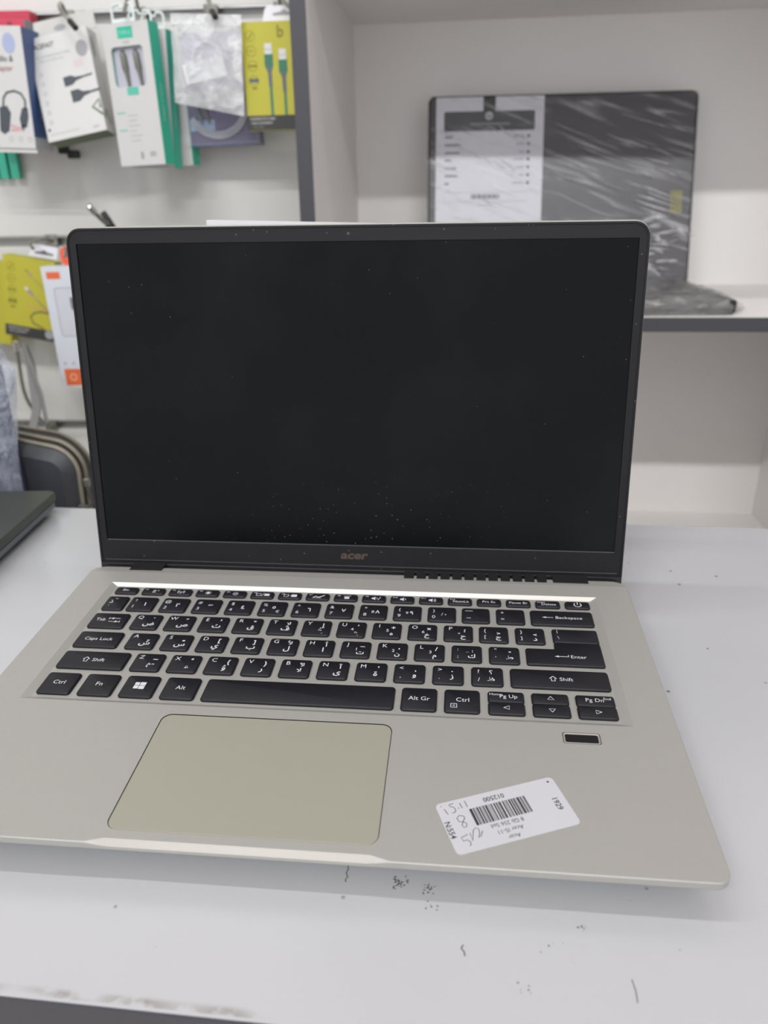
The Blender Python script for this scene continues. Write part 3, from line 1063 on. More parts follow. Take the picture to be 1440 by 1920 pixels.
# ------------------------------------------------------------------ hooks
def hook(pts, label, tip=True, r=2.2, tipm=black_m):
    """display hook: backplate in the groove, bent steel wire, tip cap"""
    p0 = pts[0]
    t = thing('display_hook', p0, (0, 0, 0), label, 'hook', 'slatwall display hooks')
    M0 = Matrix.Translation((-p0[0], -p0[1], -p0[2]))
    MB(M0).box(p0[0] - 9, p0[0] + 9, p0[1] - 1.0, p0[1] + 1.0, p0[2] - 8, p0[2] + 9, steel_m, bev=.5).build('backplate', t)
    # smooth the path
    q = []
    for i in range(len(pts) - 1):
        a_, b_ = Vector(pts[i]), Vector(pts[i + 1])
        for k in range(6):
            q.append(a_.lerp(b_, k / 6))
    q.append(Vector(pts[-1]))
    for _ in range(4):
        q = [q[0]] + [(q[i - 1] + q[i] * 2 + q[i + 1]) / 4 for i in range(1, len(q) - 1)] + [q[-1]]
    MB(M0).tube(q, r, steel_m, 10).build('wire', t)
    if tip:
        d = (q[-1] - q[-3]).normalized()
        MB(M0).tube([q[-1] - d * 10, q[-1] - d * 9, q[-1] + d * 4, q[-1] + d * 5.5], [r + .3, r + 1.2, r + 1.2, r * .6], tipm, 12).build('tip_cap', t)
    return t


hook([(-452, 907, 455), (-440, 870, 466), (-418, 812, 448), (-396, 800, 426)], 'steel hook with dark tip through the grey tab of the slate cable box')
hook([(-356, 907, 455), (-345, 870, 482), (-330, 815, 462), (-331, 792, 434)], 'steel hook holding the white and green cable boxes', False)
hook([(-262, 907, 455), (-250, 860, 474), (-238, 815, 448), (-224, 790, 429)], 'steel hook with black tip pushed through the clear zip bag')
hook([(-172, 907, 455), (-166, 870, 470), (-150, 812, 446), (-130, 796, 428)], 'steel hook holding the yellow box beside the shelving unit', False)
hook([(-560, 907, 455), (-548, 870, 466), (-540, 790, 455), (-520, 760, 440)], 'steel hook holding the adapter boxes at the upper left', False)
hook([(-398, 908, 184), (-400, 880, 192), (-403, 820, 210), (-409, 800, 228)], 'lower steel hook with a bright tip above the screen corner', True, 2.8, bright_steel)
hook([(-525, 908, 184), (-520, 880, 190), (-508, 815, 186), (-498, 805, 180)], 'steel hook through the lower yellow box tab', False)
hook([(-455, 908, 184), (-452, 880, 190), (-452, 806, 182), (-452, 796, 170)], 'steel hook holding the orange tag', False)
hook([(-575, 903, -88), (-565, 880, -90), (-548, 800, -20), (-538, 790, 58)], 'lowest steel hook with a bright tip carrying the grey ribbon', True, 2.4, bright_steel)


# ------------------------------------------------------------------ hanging packages
def frame_of(TLx, TLz, rot):
    return Matrix.Rotation(-rot, 4, 'Y')


def pack(name, TL, rot_deg, label, cat, group=None, yaw=0, pitch=0):
    """a thing whose origin is the top-left front corner, turned in the plane of the wall"""
    return thing(name, TL, (radians(pitch), -radians(rot_deg), radians(yaw)), label, cat, group)


def plug(mb, A, x, y, ang, l, w, body, tipc, wire, wl):
    """printed picture of a plug: tip, body, strain relief, cable"""
    B = A @ Matrix.Translation((x, y, 0)) @ Matrix.Rotation(radians(ang), 4, 'Z')
    mb.flat(rect(-l * .45, 0, -w * .33, w * .33), tipc, B)
    mb.flat([(0, -w / 2), (l * .62, -w / 2), (l, -w * .22), (l, w * .22), (l * .62, w / 2), (0, w / 2)], body, B)
    mb.flat([(l, -w * .2), (l * 1.5, -w * .13), (l * 1.5, w * .13), (l, w * .2)], body, B)
    mb.flat(rect(l * 1.5, l * 1.5 + wl, -w * .1, w * .1), wire, B)


# a. audio adapter box, far left
t = pack('adapter_box', (-542, 800, 432), -2.6, 'white audio adapter box with blue side at the upper left corner', 'box')
mb = MB().box(0, 80, 0, 44, -131, 0, white_card, {'x+': blue_card, 'z-': white_card})
A = FRONT(-.15)
mb.disc(63, -18, 8.0, mat('pale_blue_print', (160, 170, 200), rough=.5), A, ry=11)
mb.text('Audio &', 52, -37, 9.5, ink_m, A, bold=.01, shear=.1, sx=.85)
mb.text('Adapter', 51, -47, 9.0, mat('dull_red_print', (150, 92, 96), rough=.5), A, bold=.01, shear=.1, sx=.85)
mb.text('2in1', 60, -112, 10.5, mat('soft_red_print', (206, 128, 132), rough=.5), A, bold=.02)
arc = [(45, -86), (47, -76), (52, -70), (62, -68), (70, -71), (74, -78), (73, -88)]
mb.stroke(arc, 2.6, cable_dark, A)
mb.flat([(40, -86), (50, -84), (54, -92), (49, -112), (42, -116), (37, -112)], cable_dark, A)
mb.flat([(69, -86), (76, -86), (76, -96), (72, -108), (65, -107), (64, -98)], cable_dark, A)
mb.flat([(65, -105), (70.5, -106), (69, -111), (64, -110)], inkgrey_m, A)
for k in range(3):
    mb.ring(50 + k * 12, -121, 2.2, 2.8, inkgrey_m, A, 12)
S_ = SIDE(80.15)
mb.flat(rect(0, 44, -131, -118), mat('silver_grey_print', (170, 172, 176), rough=.5), S_)
mb.text('Audio Adapter', 0, 0, 6, mat('pale_side_print', (150, 170, 214), rough=.5), S_ @ Matrix.Translation((22, -80, 0)) @ Matrix.Rotation(-pi / 2, 4, 'Z'), bold=.02)
mb.build('carton', t)
MB().box(2, 82, -1.5, -.5, -136, -132.6, white_card).build('bottom_flap', t)
# red boxes behind it
t = pack('red_box', (-556, 846, 449), -3.5, 'crimson box hanging right behind the white audio adapter box', 'box', 'crimson boxes at the upper left')
mb = MB().box(0, 76, 0, 22, -132, 0, red_card, {'x+': mat('grey_box_side', (150, 152, 156), rough=.5)})
mb.text('AL', 58, -8, 7, ink_m, FRONT(-.15), bold=.02)
mb.build('carton', t)
t = pack('red_box', (-561, 884, 462), -1.0, 'crimson box rearmost at the upper left, only its top showing', 'box', 'crimson boxes at the upper left')
MB().box(0, 70, 0, 20, -124, 0, red_card).build('carton', t)
# green slim boxes below/behind
for k, (x_, lab) in enumerate(((-586.0, 'leftmost'), (-571.7, 'middle'), (-556.1, 'rightmost'))):
    t = pack('slim_green_box', (x_ - 3, 893, 431), 0, '%s of the three slim green boxes showing below the audio adapter box' % lab, 'box', 'slim green boxes at the upper left')
    MB().box(0, 11.5, 0, 7, -164, 0, green_card).build('carton', t)

# b. slate cable box
t = pack('cable_box', (-472, 830, 419), 9.5, 'tilted white cable box with an olive green underside and grey hang tab', 'box', pitch=-12)
mb = MB().box(0, 78, 0, 24, -119, 0, white_card, {'z-': green_dark})
A = FRONT(-.15)
mb.text('ACEFAST', 19, -13.5, 7.6, mat('mid_grey_print', (74, 74, 72), rough=.5), A, bold=.02, shear=.2, sx=.85)
pale = mat('pale_grey_print', (150, 150, 154), rough=.5)
mb.text('FAST CHARGING DATA CABLE', 28, -24, 3.4, pale, A)
mb.text('TYPE-C TO TYPE-C  60W', 26, -29, 3.0, pale, A)
mb.disc(67, -23, 7.5, pale, A, ry=9.5)
mb.flat(rect(53, 65, -42, -34), mat('pale_pink_print', (206, 190, 192), rough=.5), A)
plug(mb, A, 36, -56, 4, 16, 11, cable_dark, white_card, cable_dark, 14)
plug(mb, A, 42, -74, 3, 16, 14, cable_dark, white_card, cable_dark, 14)
for k in range(6):
    mb.ring(9, -42 - k * 11, 1.6, 2.3, pale, A, 10)
mb.stroke([(78, -101), (66, -90), (76, -83), (76, -93)], 3.0, green_dark, A)
mb.text('60W', 66, -114, 4, inkgrey_m, A, bold=.02)
mb.text('super fast charge, safe and durable', 24, -112, 2.8, pale, A)
mb.flat(rect(3, 6, -107, -104), ink_m, A)
S_ = SIDE(78.15)
mb.stroke([(3, -104), (10, -92), (17, -107)], 3.2, green_dark, S_)
mb.stroke([(9, -101), (9, -112)], 2, mat('pale_green_print', (206, 218, 196), rough=.5), S_)
mb.disc(9, -20, 4, inkgrey_m, S_, ry=13)
mb.build('carton', t)
mb = MB()
P = [(4, 0), (86, -0), (86, 21), (7, 22)]
mb.loft([xz(P, 10.5), xz(P, 11.3)], grey_card)
mb.disc(40, 10, 8, inkgrey_m, FRONT(10.4), ry=3.6)
mb.build('hang_tab', t)
# black connector hanging behind its lower edge
t = thing('black_cable', (-468, 893, 450), (0, 0, 0), 'black cable plug peeking out below the slate cable box', 'cable')
mb = MB().tube([(0, 0, 0), (0, 0, -60), (-2, -2, -130), (-4, -2, -146)], 2.2, black_m)
mb.box(-16, -2, -6, 2, -154, -145, black_m, bev=1.5).box(-4, 12, -6, 2, -160, -150, black_m, bev=1.5)
mb.build('cord', t)


# c. white/green cable boxes (three on one hook)
def green_box(loc, rot, label, full=True, w=64, h=152, d=21):
    t = pack('green_cable_box', loc, rot, label, 'box', 'white and green cable boxes on one hook', yaw=-13 if full else -8)
    # front has a window opening: build frame around it
    mb = MB()
    wx0, wx1, wz0, wz1 = 9, 53, -66, -24
    if full:
        bmm = bmesh.new()
        e_ = []
        for loop in (rect(0, w, -h, 0), fillet(rect(wx0, wx1, wz0, wz1), 5, 4)):
            vv = [bmm.verts.new((a_, 0, b_)) for a_, b_ in loop]
            e_ += [bmm.edges.new((vv[i], vv[(i + 1) % len(vv)])) for i in range(len(vv))]
        bmesh.ops.triangle_fill(bmm, use_beauty=True, edges=e_)
        bmm.verts.index_update()
        mb.add([tuple(v.co) for v in bmm.verts], [tuple(v.index for v in f.verts) for f in bmm.faces], white_card)
        bmm.free()
        F = fillet(rect(wx0, wx1, wz0, wz1), 5, 4)
        mb.loft([xz(F, 0), xz(F, 5)], mat('window_rim_mint', (138, 178, 166), rough=.4), cap0=False, cap1=False)
        mb.poly(xz(F, 5), lilac_m)
        mb.add([(0, 0, -h), (w, 0, -h), (w, d, -h), (0, d, -h), (0, 0, 0), (w, 0, 0), (w, d, 0), (0, d, 0)],
               [(3, 2, 1, 0), (4, 5, 6, 7)], white_card)
        mb.add([(w, 0, -h), (w, d, -h), (w, d, 0), (w, 0, 0)], [(0, 1, 2, 3)], green_card)
        mb.add([(0, 0, -h), (0, d, -h), (0, d, 0), (0, 0, 0), (w, d, -h), (w, d, 0)], [(1, 0, 3, 2), (4, 1, 2, 5)], white_card)
    else:
        mb.box(0, w, 0, d, -h, 0, white_card, {'x+': green_card})
    A = FRONT(-.15)
    if full:
        mb.flat(rect(21, 42, -16, -4), green_card, A)
        mb.text('TYPE-C', 31.5, -12, 5.2, mat('mint_print', (150, 214, 196), rough=.5), A @ UP(.1), bold=.01)
        mb.text('CABLE', 31.5, -21, 3.4, pale, A)
        mb.flat(rect(24, 40, -75, -66.5), mat('soft_teal_print', (92, 184, 164), rough=.5), A)
        mb.flat(rect(5, 17, -94, -92.6), mat('soft_teal_print', (92, 184, 164), rough=.5), A)
        mb.flat(rect(5, 17, -113, -111.6), mat('soft_teal_print', (92, 184, 164), rough=.5), A)
        for k, (a_, b_) in enumerate(((20, 34), (20, 32), (20, 36), (20, 30), (20, 38), (20, 34))):
            mb.flat(rect(a_, b_, -97 - k * 5.5, -96.4 - k * 5.5), pale, A)
        for k in range(6):
            mb.flat(rect(44 + k * 1.6, 44.9 + k * 1.6, -143, -137), inkgrey_m, A)
        mb.flat(rect(31, 35, -145, -137), inkgrey_m, A)
    mb.text('TYPE-C CABLE', 0, 0, 6.4, mat('mint_side_print', (150, 206, 192), rough=.5), SIDE(w + .15) @ Matrix.Translation((d / 2 - 2, -84, 0)) @ Matrix.Rotation(-pi / 2, 4, 'Z'), bold=.02)
    mb.build('carton', t)
    hb = MB()
    hb.tube([(17, 1, 0), (17, 1, 14), (20, 1, 18), (29, 1, 19), (31, 1, 15), (35, 1, 15), (37, 1, 19), (44, 1, 18), (46, 1, 14), (46, 1, 0)], 1.5, mat('clear_white_hanger', (222, 232, 230), rough=.25), 6)
    hb.box(16, 47, 0, 2, -.5, 4, mat('clear_white_hanger', (222, 232, 230), rough=.25))
    hb.build('hanger', t)
    if full:
        for cx in (24, 42):
            cbm = MB()
            cbm.tube([(cx - 2, 3.2, -27), (cx - 2, 3.2, -31)], 2.4, cable_m, 8)
            cbm.tube([(cx - 2, 3, -31), (cx - 1, 3, -33), (cx, 3, -46), (cx + 1, 3, -52), (cx + 2.2, 3, -66)], [3.6, 3.8, 4, 2.4, 1.7], mat('olive_grey_cable', (108, 112, 102), rough=.4, metal=.2), 10)
            cbm.build('connector', t)
    return t


green_box((-367.9, 810, 427.6), 1.2, 'white and green cable box with a window showing two plugs, frontmost on its hook')
green_box((-358.5, 833, 427.5), -2.6, 'second white and green cable box, right behind the windowed one', False)
green_box((-352.0, 860, 428), 1.0, 'rearmost white and green cable box, mostly behind the clear zip bag', False)


# d. clear zip bag with a white adapter in it
def puffy(name, parent, x0, x1, z0, z1, y0, puff, seed, m, nx=26, nz=30, wob=1.6, amp=1.4):
    mb = MB()
    for side in (-1, 1):
        vs, fs = [], []
        for j in range(nz + 1):
            for i in range(nx + 1):
                u, v = i / nx, j / nz
                x_ = x0 + (x1 - x0) * u + wob * noise.noise(Vector((v * 3, seed, 0))) * (1 if u > .5 else -1) * abs(2 * u - 1)
                z_ = z0 + (z1 - z0) * v - (1 - v) * u * 12 + wob * 1.6 * noise.noise(Vector((u * 3, seed + 5, 1))) * (1 - v)
                env = (1 - abs(2 * u - 1) ** 3) * (1 - abs(2 * v - 1) ** 4)
                y_ = y0 + side * (puff * env + .4) + amp * noise.noise(Vector((u * 7, v * 7, seed + side)))* (0.3 + env) + amp * .5 * noise.noise(Vector((u * 19, v * 19, seed)))
                vs.append((x_, y_, z_))
        for j in range(nz):
            for i in range(nx):
                a_ = j * (nx + 1) + i
                f = (a_, a_ + 1, a_ + nx + 2, a_ + nx + 1)
                fs.append(f if side < 0 else f[::-1])
        mb.add(vs, fs, m)
    return mb.build(name, parent, smooth=80)


t = pack('zip_bag', (-281, 802, 436), -3, 'clear plastic zip bag with a small white adapter inside, hanging between green and yellow boxes', 'bag')
puffy('bag_film', t, 0, 84, -92, 0, 4, 7, 3, bag_m)
MB().box(1, 83, 1.5, 4.5, -12, -10.6, mat('zip_ridge', (206, 208, 210), rough=.25)).build('zip_ridge', t)
t = thing('white_adapter', (-267, 800, 362), (0, -radians(11), radians(8)), 'small white adapter block inside the clear zip bag', 'adapter')
adw = mat('adapter_white', (212, 213, 218), rough=.35)
MB().box(0, 49, 0, 12, 0, 21, adw, {'z-': inkgrey_m}, bev=0).build('block', t)
lp = [(30 + 17 * cos(radians(a_)), 6, 22 + 17 * sin(radians(a_))) for a_ in range(0, 190, 15)]
MB().tube(lp, 1.7, adw, 8).build('cord_loop', t)

# e. purple package behind the zip bag
t = pack('lavender_cable_pack', (-295, 852, 424), 1.0, 'lavender cable package with a coiled grey cable, behind the clear zip bag', 'package')
mb = MB().box(0, 98, 2, 16, -126, 0, purple_dark).box(2, 92, 0, 3, -122, -2, purple_m)
mb.text('PLC', 47, -90, 11, mat('deep_violet_print', (112, 92, 150), rough=.5), FRONT(-.2), bold=.02, sx=1.3)
mb.flat(rect(8, 40, -108, -96), mat('pale_sky_print', (150, 172, 206), rough=.5), FRONT(-.18))
mb.build('card', t)
mb = MB()
for k in range(3):
    mb.tube([(46 + (38 - 2.4 * k) * cos(radians(a_)), -4 - k, -84 + (33 - 3 * k) * sin(radians(a_))) for a_ in range(200, 380, 10)], 1.3, mat('pearl_cable', (176, 176, 186), rough=.3), 6)
for x_ in (18, 27):
    mb.tube([(x_, -4, -70), (x_ + 1, -4, -82), (x_ + 4, -4, -92), (x_ + 8, -4, -100)], [3, 3, 2.2, 1.5], cable_m, 8)
mb.build('coiled_cable', t)
MB().box(0, 96, -8, 0, -124, -60, blister_m).build('blister', t)


# f. yellow cable boxes
def yellow_box(name, loc, rot, label, w, h, style):
    t = pack(name, loc, rot, label, 'box', 'lime yellow cable boxes')
    hb = h * (.86 if style != 'low' else .86)
    mb = MB().box(0, w, 0, 20, -h, 0, yellow_card, {'x-': mat('olive_side', (120, 116, 50), rough=.5)})
    A, B = FRONT(-.15), FRONT(-.3)
    mb.flat(rect(0, w, -h, -hb), dark_card, A)
    mb.text('CHARGING DATA CABLE', 2 + 17, -hb - 4.6, 3.4, grey_card, B, bold=.02, sx=.8)
    mb.text('CABLE CHARGEMENT', 2 + 16, -hb - 9.2, 3.4, grey_card, B, bold=.01, sx=.8)
    mb.text('1.2 m   2.4 A', 2 + 11, -hb - 13.4, 3.0, pale, B, sx=.8)
    for k in range(4):
        cy = -14 - k * 15.4
        mb.ring(10.5 + k * .4, cy, 5.0, 5.7, olive_ink, A)
        if k == 0:
            mb.stroke([(8, cy - 3), (11, cy), (13, cy + 3)], 1.4, olive_ink, A)
        if k == 1:
            mb.text('2.4A', 10.8, cy - 1, 3.4, olive_ink, A, bold=.02, sx=.8)
        if k == 2:
            mb.flat(rect(6.5, 16, cy - 1.2, cy + 1.2), olive_ink, A)
        if k == 3:
            mb.flat(rect(6, 17.4, cy - 1.8, cy + 2.4), cable_m if style == 'up' else olive_ink, A)
            mb.flat(rect(9, 15, cy - 9, cy - 6.8), olive_ink, A)
    if style == 'up':
        mb.text('b', 46.5, -16.0, 17, olive_ink, A, bold=.03)
        for (cx, cy) in ((31, -33), (47.8, -39)):
            mb.flat(rect(cx - 4.2, cx + 4.2, cy, cy + 11), mat('plug_silver_print', (206, 206, 208), rough=.4), A)
            mb.flat(rect(cx - 2.6, cx - 1.4, cy + 4, cy + 5.2), ink_m, B)
            mb.flat(rect(cx + 1.4, cx + 2.6, cy + 4, cy + 5.2), ink_m, B)
            mb.flat([(cx - 5.2, cy), (cx - 5.2, cy - 12), (cx - 3.6, cy - 15), (cx - 2.4, cy - 18), (cx + 3, cy - 18), (cx + 4, cy - 15), (cx + 5.2, cy - 12), (cx + 5.2, cy)][::-1], teal_cable, A)
            mb.flat([(cx - 4.2, cy - 13.5), (cx - 1.9, cy - 18.5), (cx - 1.4, cy - 34), (cx + 2.8, cy - 34), (cx + 2.9, cy - 18.5), (cx + 4.6, cy - 13.5)], cable_m, B)
            mb.flat(rect(cx - .8, cx + 2.4, -hb, cy - 34), teal_cable, A)
    else:
        plug(mb, A, 34, -42, -42, 11, 6, mat('rose_grey_print', (160, 140, 116), rough=.5), white_card, cable_m, 30)
        plug(mb, A, 34, -18, -42, 9, 3.2, mat('rose_grey_print', (160, 140, 116), rough=.5), olive_ink, cable_m, 20)
        mb.stroke([(72, -70), (52, -69), (42, -72), (37, -78), (40, -86), (56, -92)], 2.6, mat('brown_cable_print', (120, 104, 52), rough=.5), A)
        mb.stroke([(72, -63), (50, -66), (34, -62)], 1.2, mat('pink_print', (206, 130, 110), rough=.5), A)
        mb.disc(63, -h + 9, 6, inkgrey_m, B)
    mb.build('carton', t)
    tb = MB()
    P = [(24, 0), (w - 4, 0), (w - 6, 15), (w - 10, 17), (31, 17), (28, 14)] if style == 'up' else [(32, 3), (w - 1, 3), (w + 1, 17), (w - 2, 19), (39, 19), (36, 16)]
    tb.loft([xz(P, 9), xz(P, 9.8)], mat('white_tab', (224, 224, 232), rough=.4))
    F = FRONT(8.8)
    cx = sum(p_[0] for p_ in P) / len(P)
    tb.flat([(cx - 13, 7), (cx + 13, 7), (cx + 13, 9.5), (cx + 5, 10.5), (cx, 13), (cx - 5, 10.5), (cx - 13, 9.5)], pale if style == 'up' else cable_m, F)
    tb.build('hang_tab', t)
    return t


yellow_box('yellow_cable_box', (-201.5, 815, 425.8), 0.2, 'yellow cable box with teal plugs printed on it, next to the shelf divider', 80, 113, 'up')
yellow_box('yellow_cable_box', (-556.4, 830, 172), -9.6, 'tilted yellow cable box at the lower left with a dark strip of text', 72, 108, 'low')
t = pack('plain_yellow_box', (-645, 852, 168), -6, 'yellow box cut off by the left edge of the picture', 'box')
MB().box(0, 76, 0, 18, -114, 0, yellow_card).build('carton', t)

# h. white and orange box
t = pack('orange_cable_box', (-490, 800, 157.5), 1.0, 'white cable box with orange squares and an orange hang tag behind the screen corner', 'box')
mb = MB().box(0, 66, 0, 20, -161, 0, mat('cool_white_card', (206, 210, 218), rough=.4))
A = FRONT(-.15)
mb.flat(rect(6, 25, -16, -7), orange_card, A)
mb.flat(fillet(rect(12.5, 60, -91, -27), 5, 4), inkgrey_m, A)
mb.flat(fillet(rect(13.6, 59, -90, -28), 4.4, 4), mat('window_pale', (200, 202, 210), rough=.3), FRONT(-.3))
mb.flat([(33, -40), (41, -40), (43, -58), (40, -64), (42, -88), (45, -88), (38, -60), (33, -54)][::-1], cable_m, FRONT(-.45))
mb.flat(rect(6, 42, -158, -135), orange_card, A)
mb.ring(18, -146.5, 3.6, 5.2, mat('pale_orange_print', (238, 180, 150), rough=.5), FRONT(-.3))
for x_ in (8, 20, 32):
    mb.flat(rect(x_, x_ + 3, -129, -126), inkgrey_m, A)
mb.build('carton', t)
mb = MB()
P = fillet(rect(27, 50, 0, 24), 9, 5)
mb.loft([xz(P, 6), xz(P, 8)], tagorange_m)
mb.ring(38.5, 12, 2.5, 5.0, mat('pale_coral', (250, 140, 120), rough=.4), FRONT(5.85))
tag(mb.build('hang_tag', t), 'orange plastic hang tag')
# black rubbery cable by the lower hook
t = thing('black_cable_tie', (-401, 836, 206), (0, 0, 0), 'short black cable hanging on the lower hook above the screen corner', 'cable')
mb = MB().tube([(-9, 0, 16), (-2, -1, 6), (4, 0, -6), (8, 0, -30), (8, 0, -60)], 4.2, black_m)
mb.tube([(-16, 2, -12), (-6, 0, -4), (2, 0, -14), (4, 0, -40)], 4.5, mat('olive_black_cord', (60, 62, 46), rough=.5))
mb.build('cord', t)

# ------------------------------------------------------------------ laptop sleeve bag behind the counter
t = thing('laptop_bag', (-430, 443, -120), (0, 0, 0), 'charcoal laptop bag with tan zips leaning behind the counter at the left', 'bag')
X0, Z0 = -430, -120


def bag_outline(xr_, zr_, slope, rad, i=0.0):
    """closed outline of one layer: right side at xr_, top right corner height zr_, top edge rising to the left"""
    P = [(-640, -118), (xr_ - 6, -118), (xr_, zr_), (-640, zr_ + slope * (xr_ + 640))]
    P = offset_poly(P, i)
    return [(a_ - X0, max(b_, -119.5) - Z0) for a_, b_ in fillet(P, [4, 6, max(rad - i, 3), 30], 9)]


Lf = (-285.5, 24.5, .19, 26)
Lm = (-286.5, 26.0, .175, 30)
Lo = (-299.5, 20.0, .145, 40)
mb = MB()
mb.loft([xz(bag_outline(*Lf, 12), -18), xz(bag_outline(*Lf, 7), -15), xz(bag_outline(*Lf, 1.5), -11), xz(bag_outline(*Lf, 0), -9)], sleeve_m, cap1=False)
mb.loft([xz(bag_outline(*Lf, 0), -9), xz(bag_outline(*Lm, 1), 2), xz(bag_outline(*Lm, 2), 12), xz(bag_outline(*Lo, 1), 44), xz(bag_outline(*Lo, 1), 50), xz(bag_outline(*Lo, 7), 56)], sleeve_dark, cap0=False)
mb.build('shell', t)
for Lx, y, r in ((Lf, -10, 1.9), (Lm, 4, 2.0), (Lo, 46, 1.9)):
    P = [(a_, y, b_) for a_, b_ in bag_outline(*Lx)]
    MB().tube(P[12:], r, zip_m, 8).build('zip_track', t)
mb = MB()
px, pz = -280.5 - X0, -8 - Z0
mb.box(px - 2.6, px + 2.6, -12, -7, pz - 2, pz + 6, steel_m, bev=.8)
mb.tube([(px, -11, pz - 1), (px + 1.5, -12, pz - 9), (px + 4, -12, pz - 17), (px, -13, pz - 21), (px - 9, -14, pz - 20)], 1.6, mat('pull_cord', (72, 70, 68), rough=.5), 8)
mb.build('zip_pull', t)
mb = MB(Matrix.Translation((-X0, -440, -Z0)))  # flat grey ribbon from the bag top to the lowest hook and back
mb.tube([(-350, 502, 24), (-400, 588, 32), (-455, 672, 44), (-525, 782, 55)], 4, ribbon_m, flat=(13, 2.2))
mb.tube([(-525, 782, 55), (-513, 770, 30), (-505, 752, -20), (-498, 700, -70), (-480, 520, -60)], 4, ribbon_m, flat=(13, 2.2))
mb.build('grey_ribbon', t)

# ------------------------------------------------------------------ crinkled clear sack with blue packs, far left
t = thing('plastic_sack', (-390, 402, -120), (0, 0, 0), 'crinkled grey translucent plastic sack at the far left edge behind the closed laptop', 'bag')
mb = MB()
NX, NZ = 26, 54
for side in (-1, 1):
    vs, fs = [], []
    for j in range(NZ + 1):
        for i in range(NX + 1):
            u, v = i / NX, j / NZ
            hw = 92 if v < .75 else 92 - 40 * ((v - .75) / .25) ** 2
            xr_ = 65 + 15 * min(1, max(0, (v - .52) / .36)) - 12 * max(0, v - .9) / .1
            x_ = -100 + (xr_ + 100) * u + 2.0 * noise.noise(Vector((v * 9, 2, 0))) * u
            z_ = 136 + 116 * v - 136 * (1 - v) * 0 - 0
            z_ = 252 * v + 3 * noise.noise(Vector((u * 4, 0, 7)))
            z_ = max(z_, .3)
            env = max(0.0, (1 - abs(2 * u - 1) ** 3)) * max(0.0, 1 - max(0, v - .6) / .4 * .8)
            n_ = noise.noise(Vector((u * 6, v * 11, side * 4.0))) * 5 + noise.noise(Vector((u * 15, v * 26, side))) * 3
            vs.append((x_, side * (16 * env + .5) + n_ * min(1, env + .3) * .8, z_))
    for j in range(NZ):
        for i in range(NX):
            a_ = j * (NX + 1) + i
            f = (a_, a_ + 1, a_ + NX + 2, a_ + NX + 1)
            fs.append(f if side < 0 else f[::-1])
    mb.add(vs, fs, sack_m)
mb.build('sack_film', t, smooth=60)
t = thing('blue_package', (-390, 368, -120), (0, 0, 0), 'blue plastic package standing below the crinkled sack', 'package')
mb = MB().box(-60, 57, 2, 12, 0, 132, bluepack_m, bev=2)
for z_ in (121, 112):
    mb.box(-58, 56, .8, 2.2, z_ - 1.2, z_ + 1.2, mat('dark_blue_rib', (22, 50, 110), rough=.4))
mb.build('pack', t)
t = thing('black_pouch', (-390, 424, -120), (0, 0, 0), 'dark grey-blue padded pouch right behind the crinkled sack at the far left', 'pouch')
mb = MB().box(-160, 56, -4, 0, 0, 228, mat('grey_blue_contents', (70, 76, 96), rough=.4, var=.5, scale=30), bev=3)
mb.build('pack', t)

# ------------------------------------------------------------------ film-wrapped laptop on the shelf
wl = thing('wrapped_laptop', (193, 925, 106.3), (0, 0, radians(1.6)), 'film-wrapped black laptop with a white spec sheet on its screen, open on the shelf', 'laptop')
mb = MB().loft([[(x_, y_, z_) for x_, y_ in fillet(rect(-176 + i, 172 - i, -222 + i, 4 - i), 9, 5)] for i, z_ in ((5, .6), (0, 3), (0, 14), (1.2, 15.5))], black_m)
mb.build('base', wl)
MB().box(-160, 160, -150, -40, 15.4, 16.6, key_m).build('keyboard', wl)
LA = Matrix.Translation((0, 2 * MM, 12 * MM)) @ Matrix.Rotation(radians(-13), 4, 'X')


def lidp(mb, name, parent=None):
    o_ = mb.build(name, parent or wl)
    if parent is None:
        o_.matrix_local = LA
    return o_


mb = MB()
F = lambda i: fillet(rect(-180 + i, 180 - i, 0 + i, 249 - i), [3, 3, 9, 9], 5)
mb.loft([xz(F(.6), 0), xz(F(0), .8), xz(F(0), 5.5), xz(F(1.5), 7)], black_m)
mb.poly(xz(fillet(rect(-177, 177, 6, 246), 6, 3), -.1), hp_m)
lidw = lidp(mb, 'lid')
pm = MB()
px0, pz1 = -169.5, 247
pm.poly(xz(rect(px0, px0 + 146, 20, pz1), -.8), mat('spec_paper', (214, 214, 220), rough=.6))
A, B = FRONT(-1.0), FRONT(-1.2)


def pp(a_, b_):
    return (px0 + (a_ - 826) * .727, pz1 - (b_ - 176) * .68)


def prect(a0, a1, b0, b1):
    x0_, z1_ = pp(a0, b0)
    x1_, z0_ = pp(a1, b1)
    return rect(x0_, x1_, z0_, z1_)


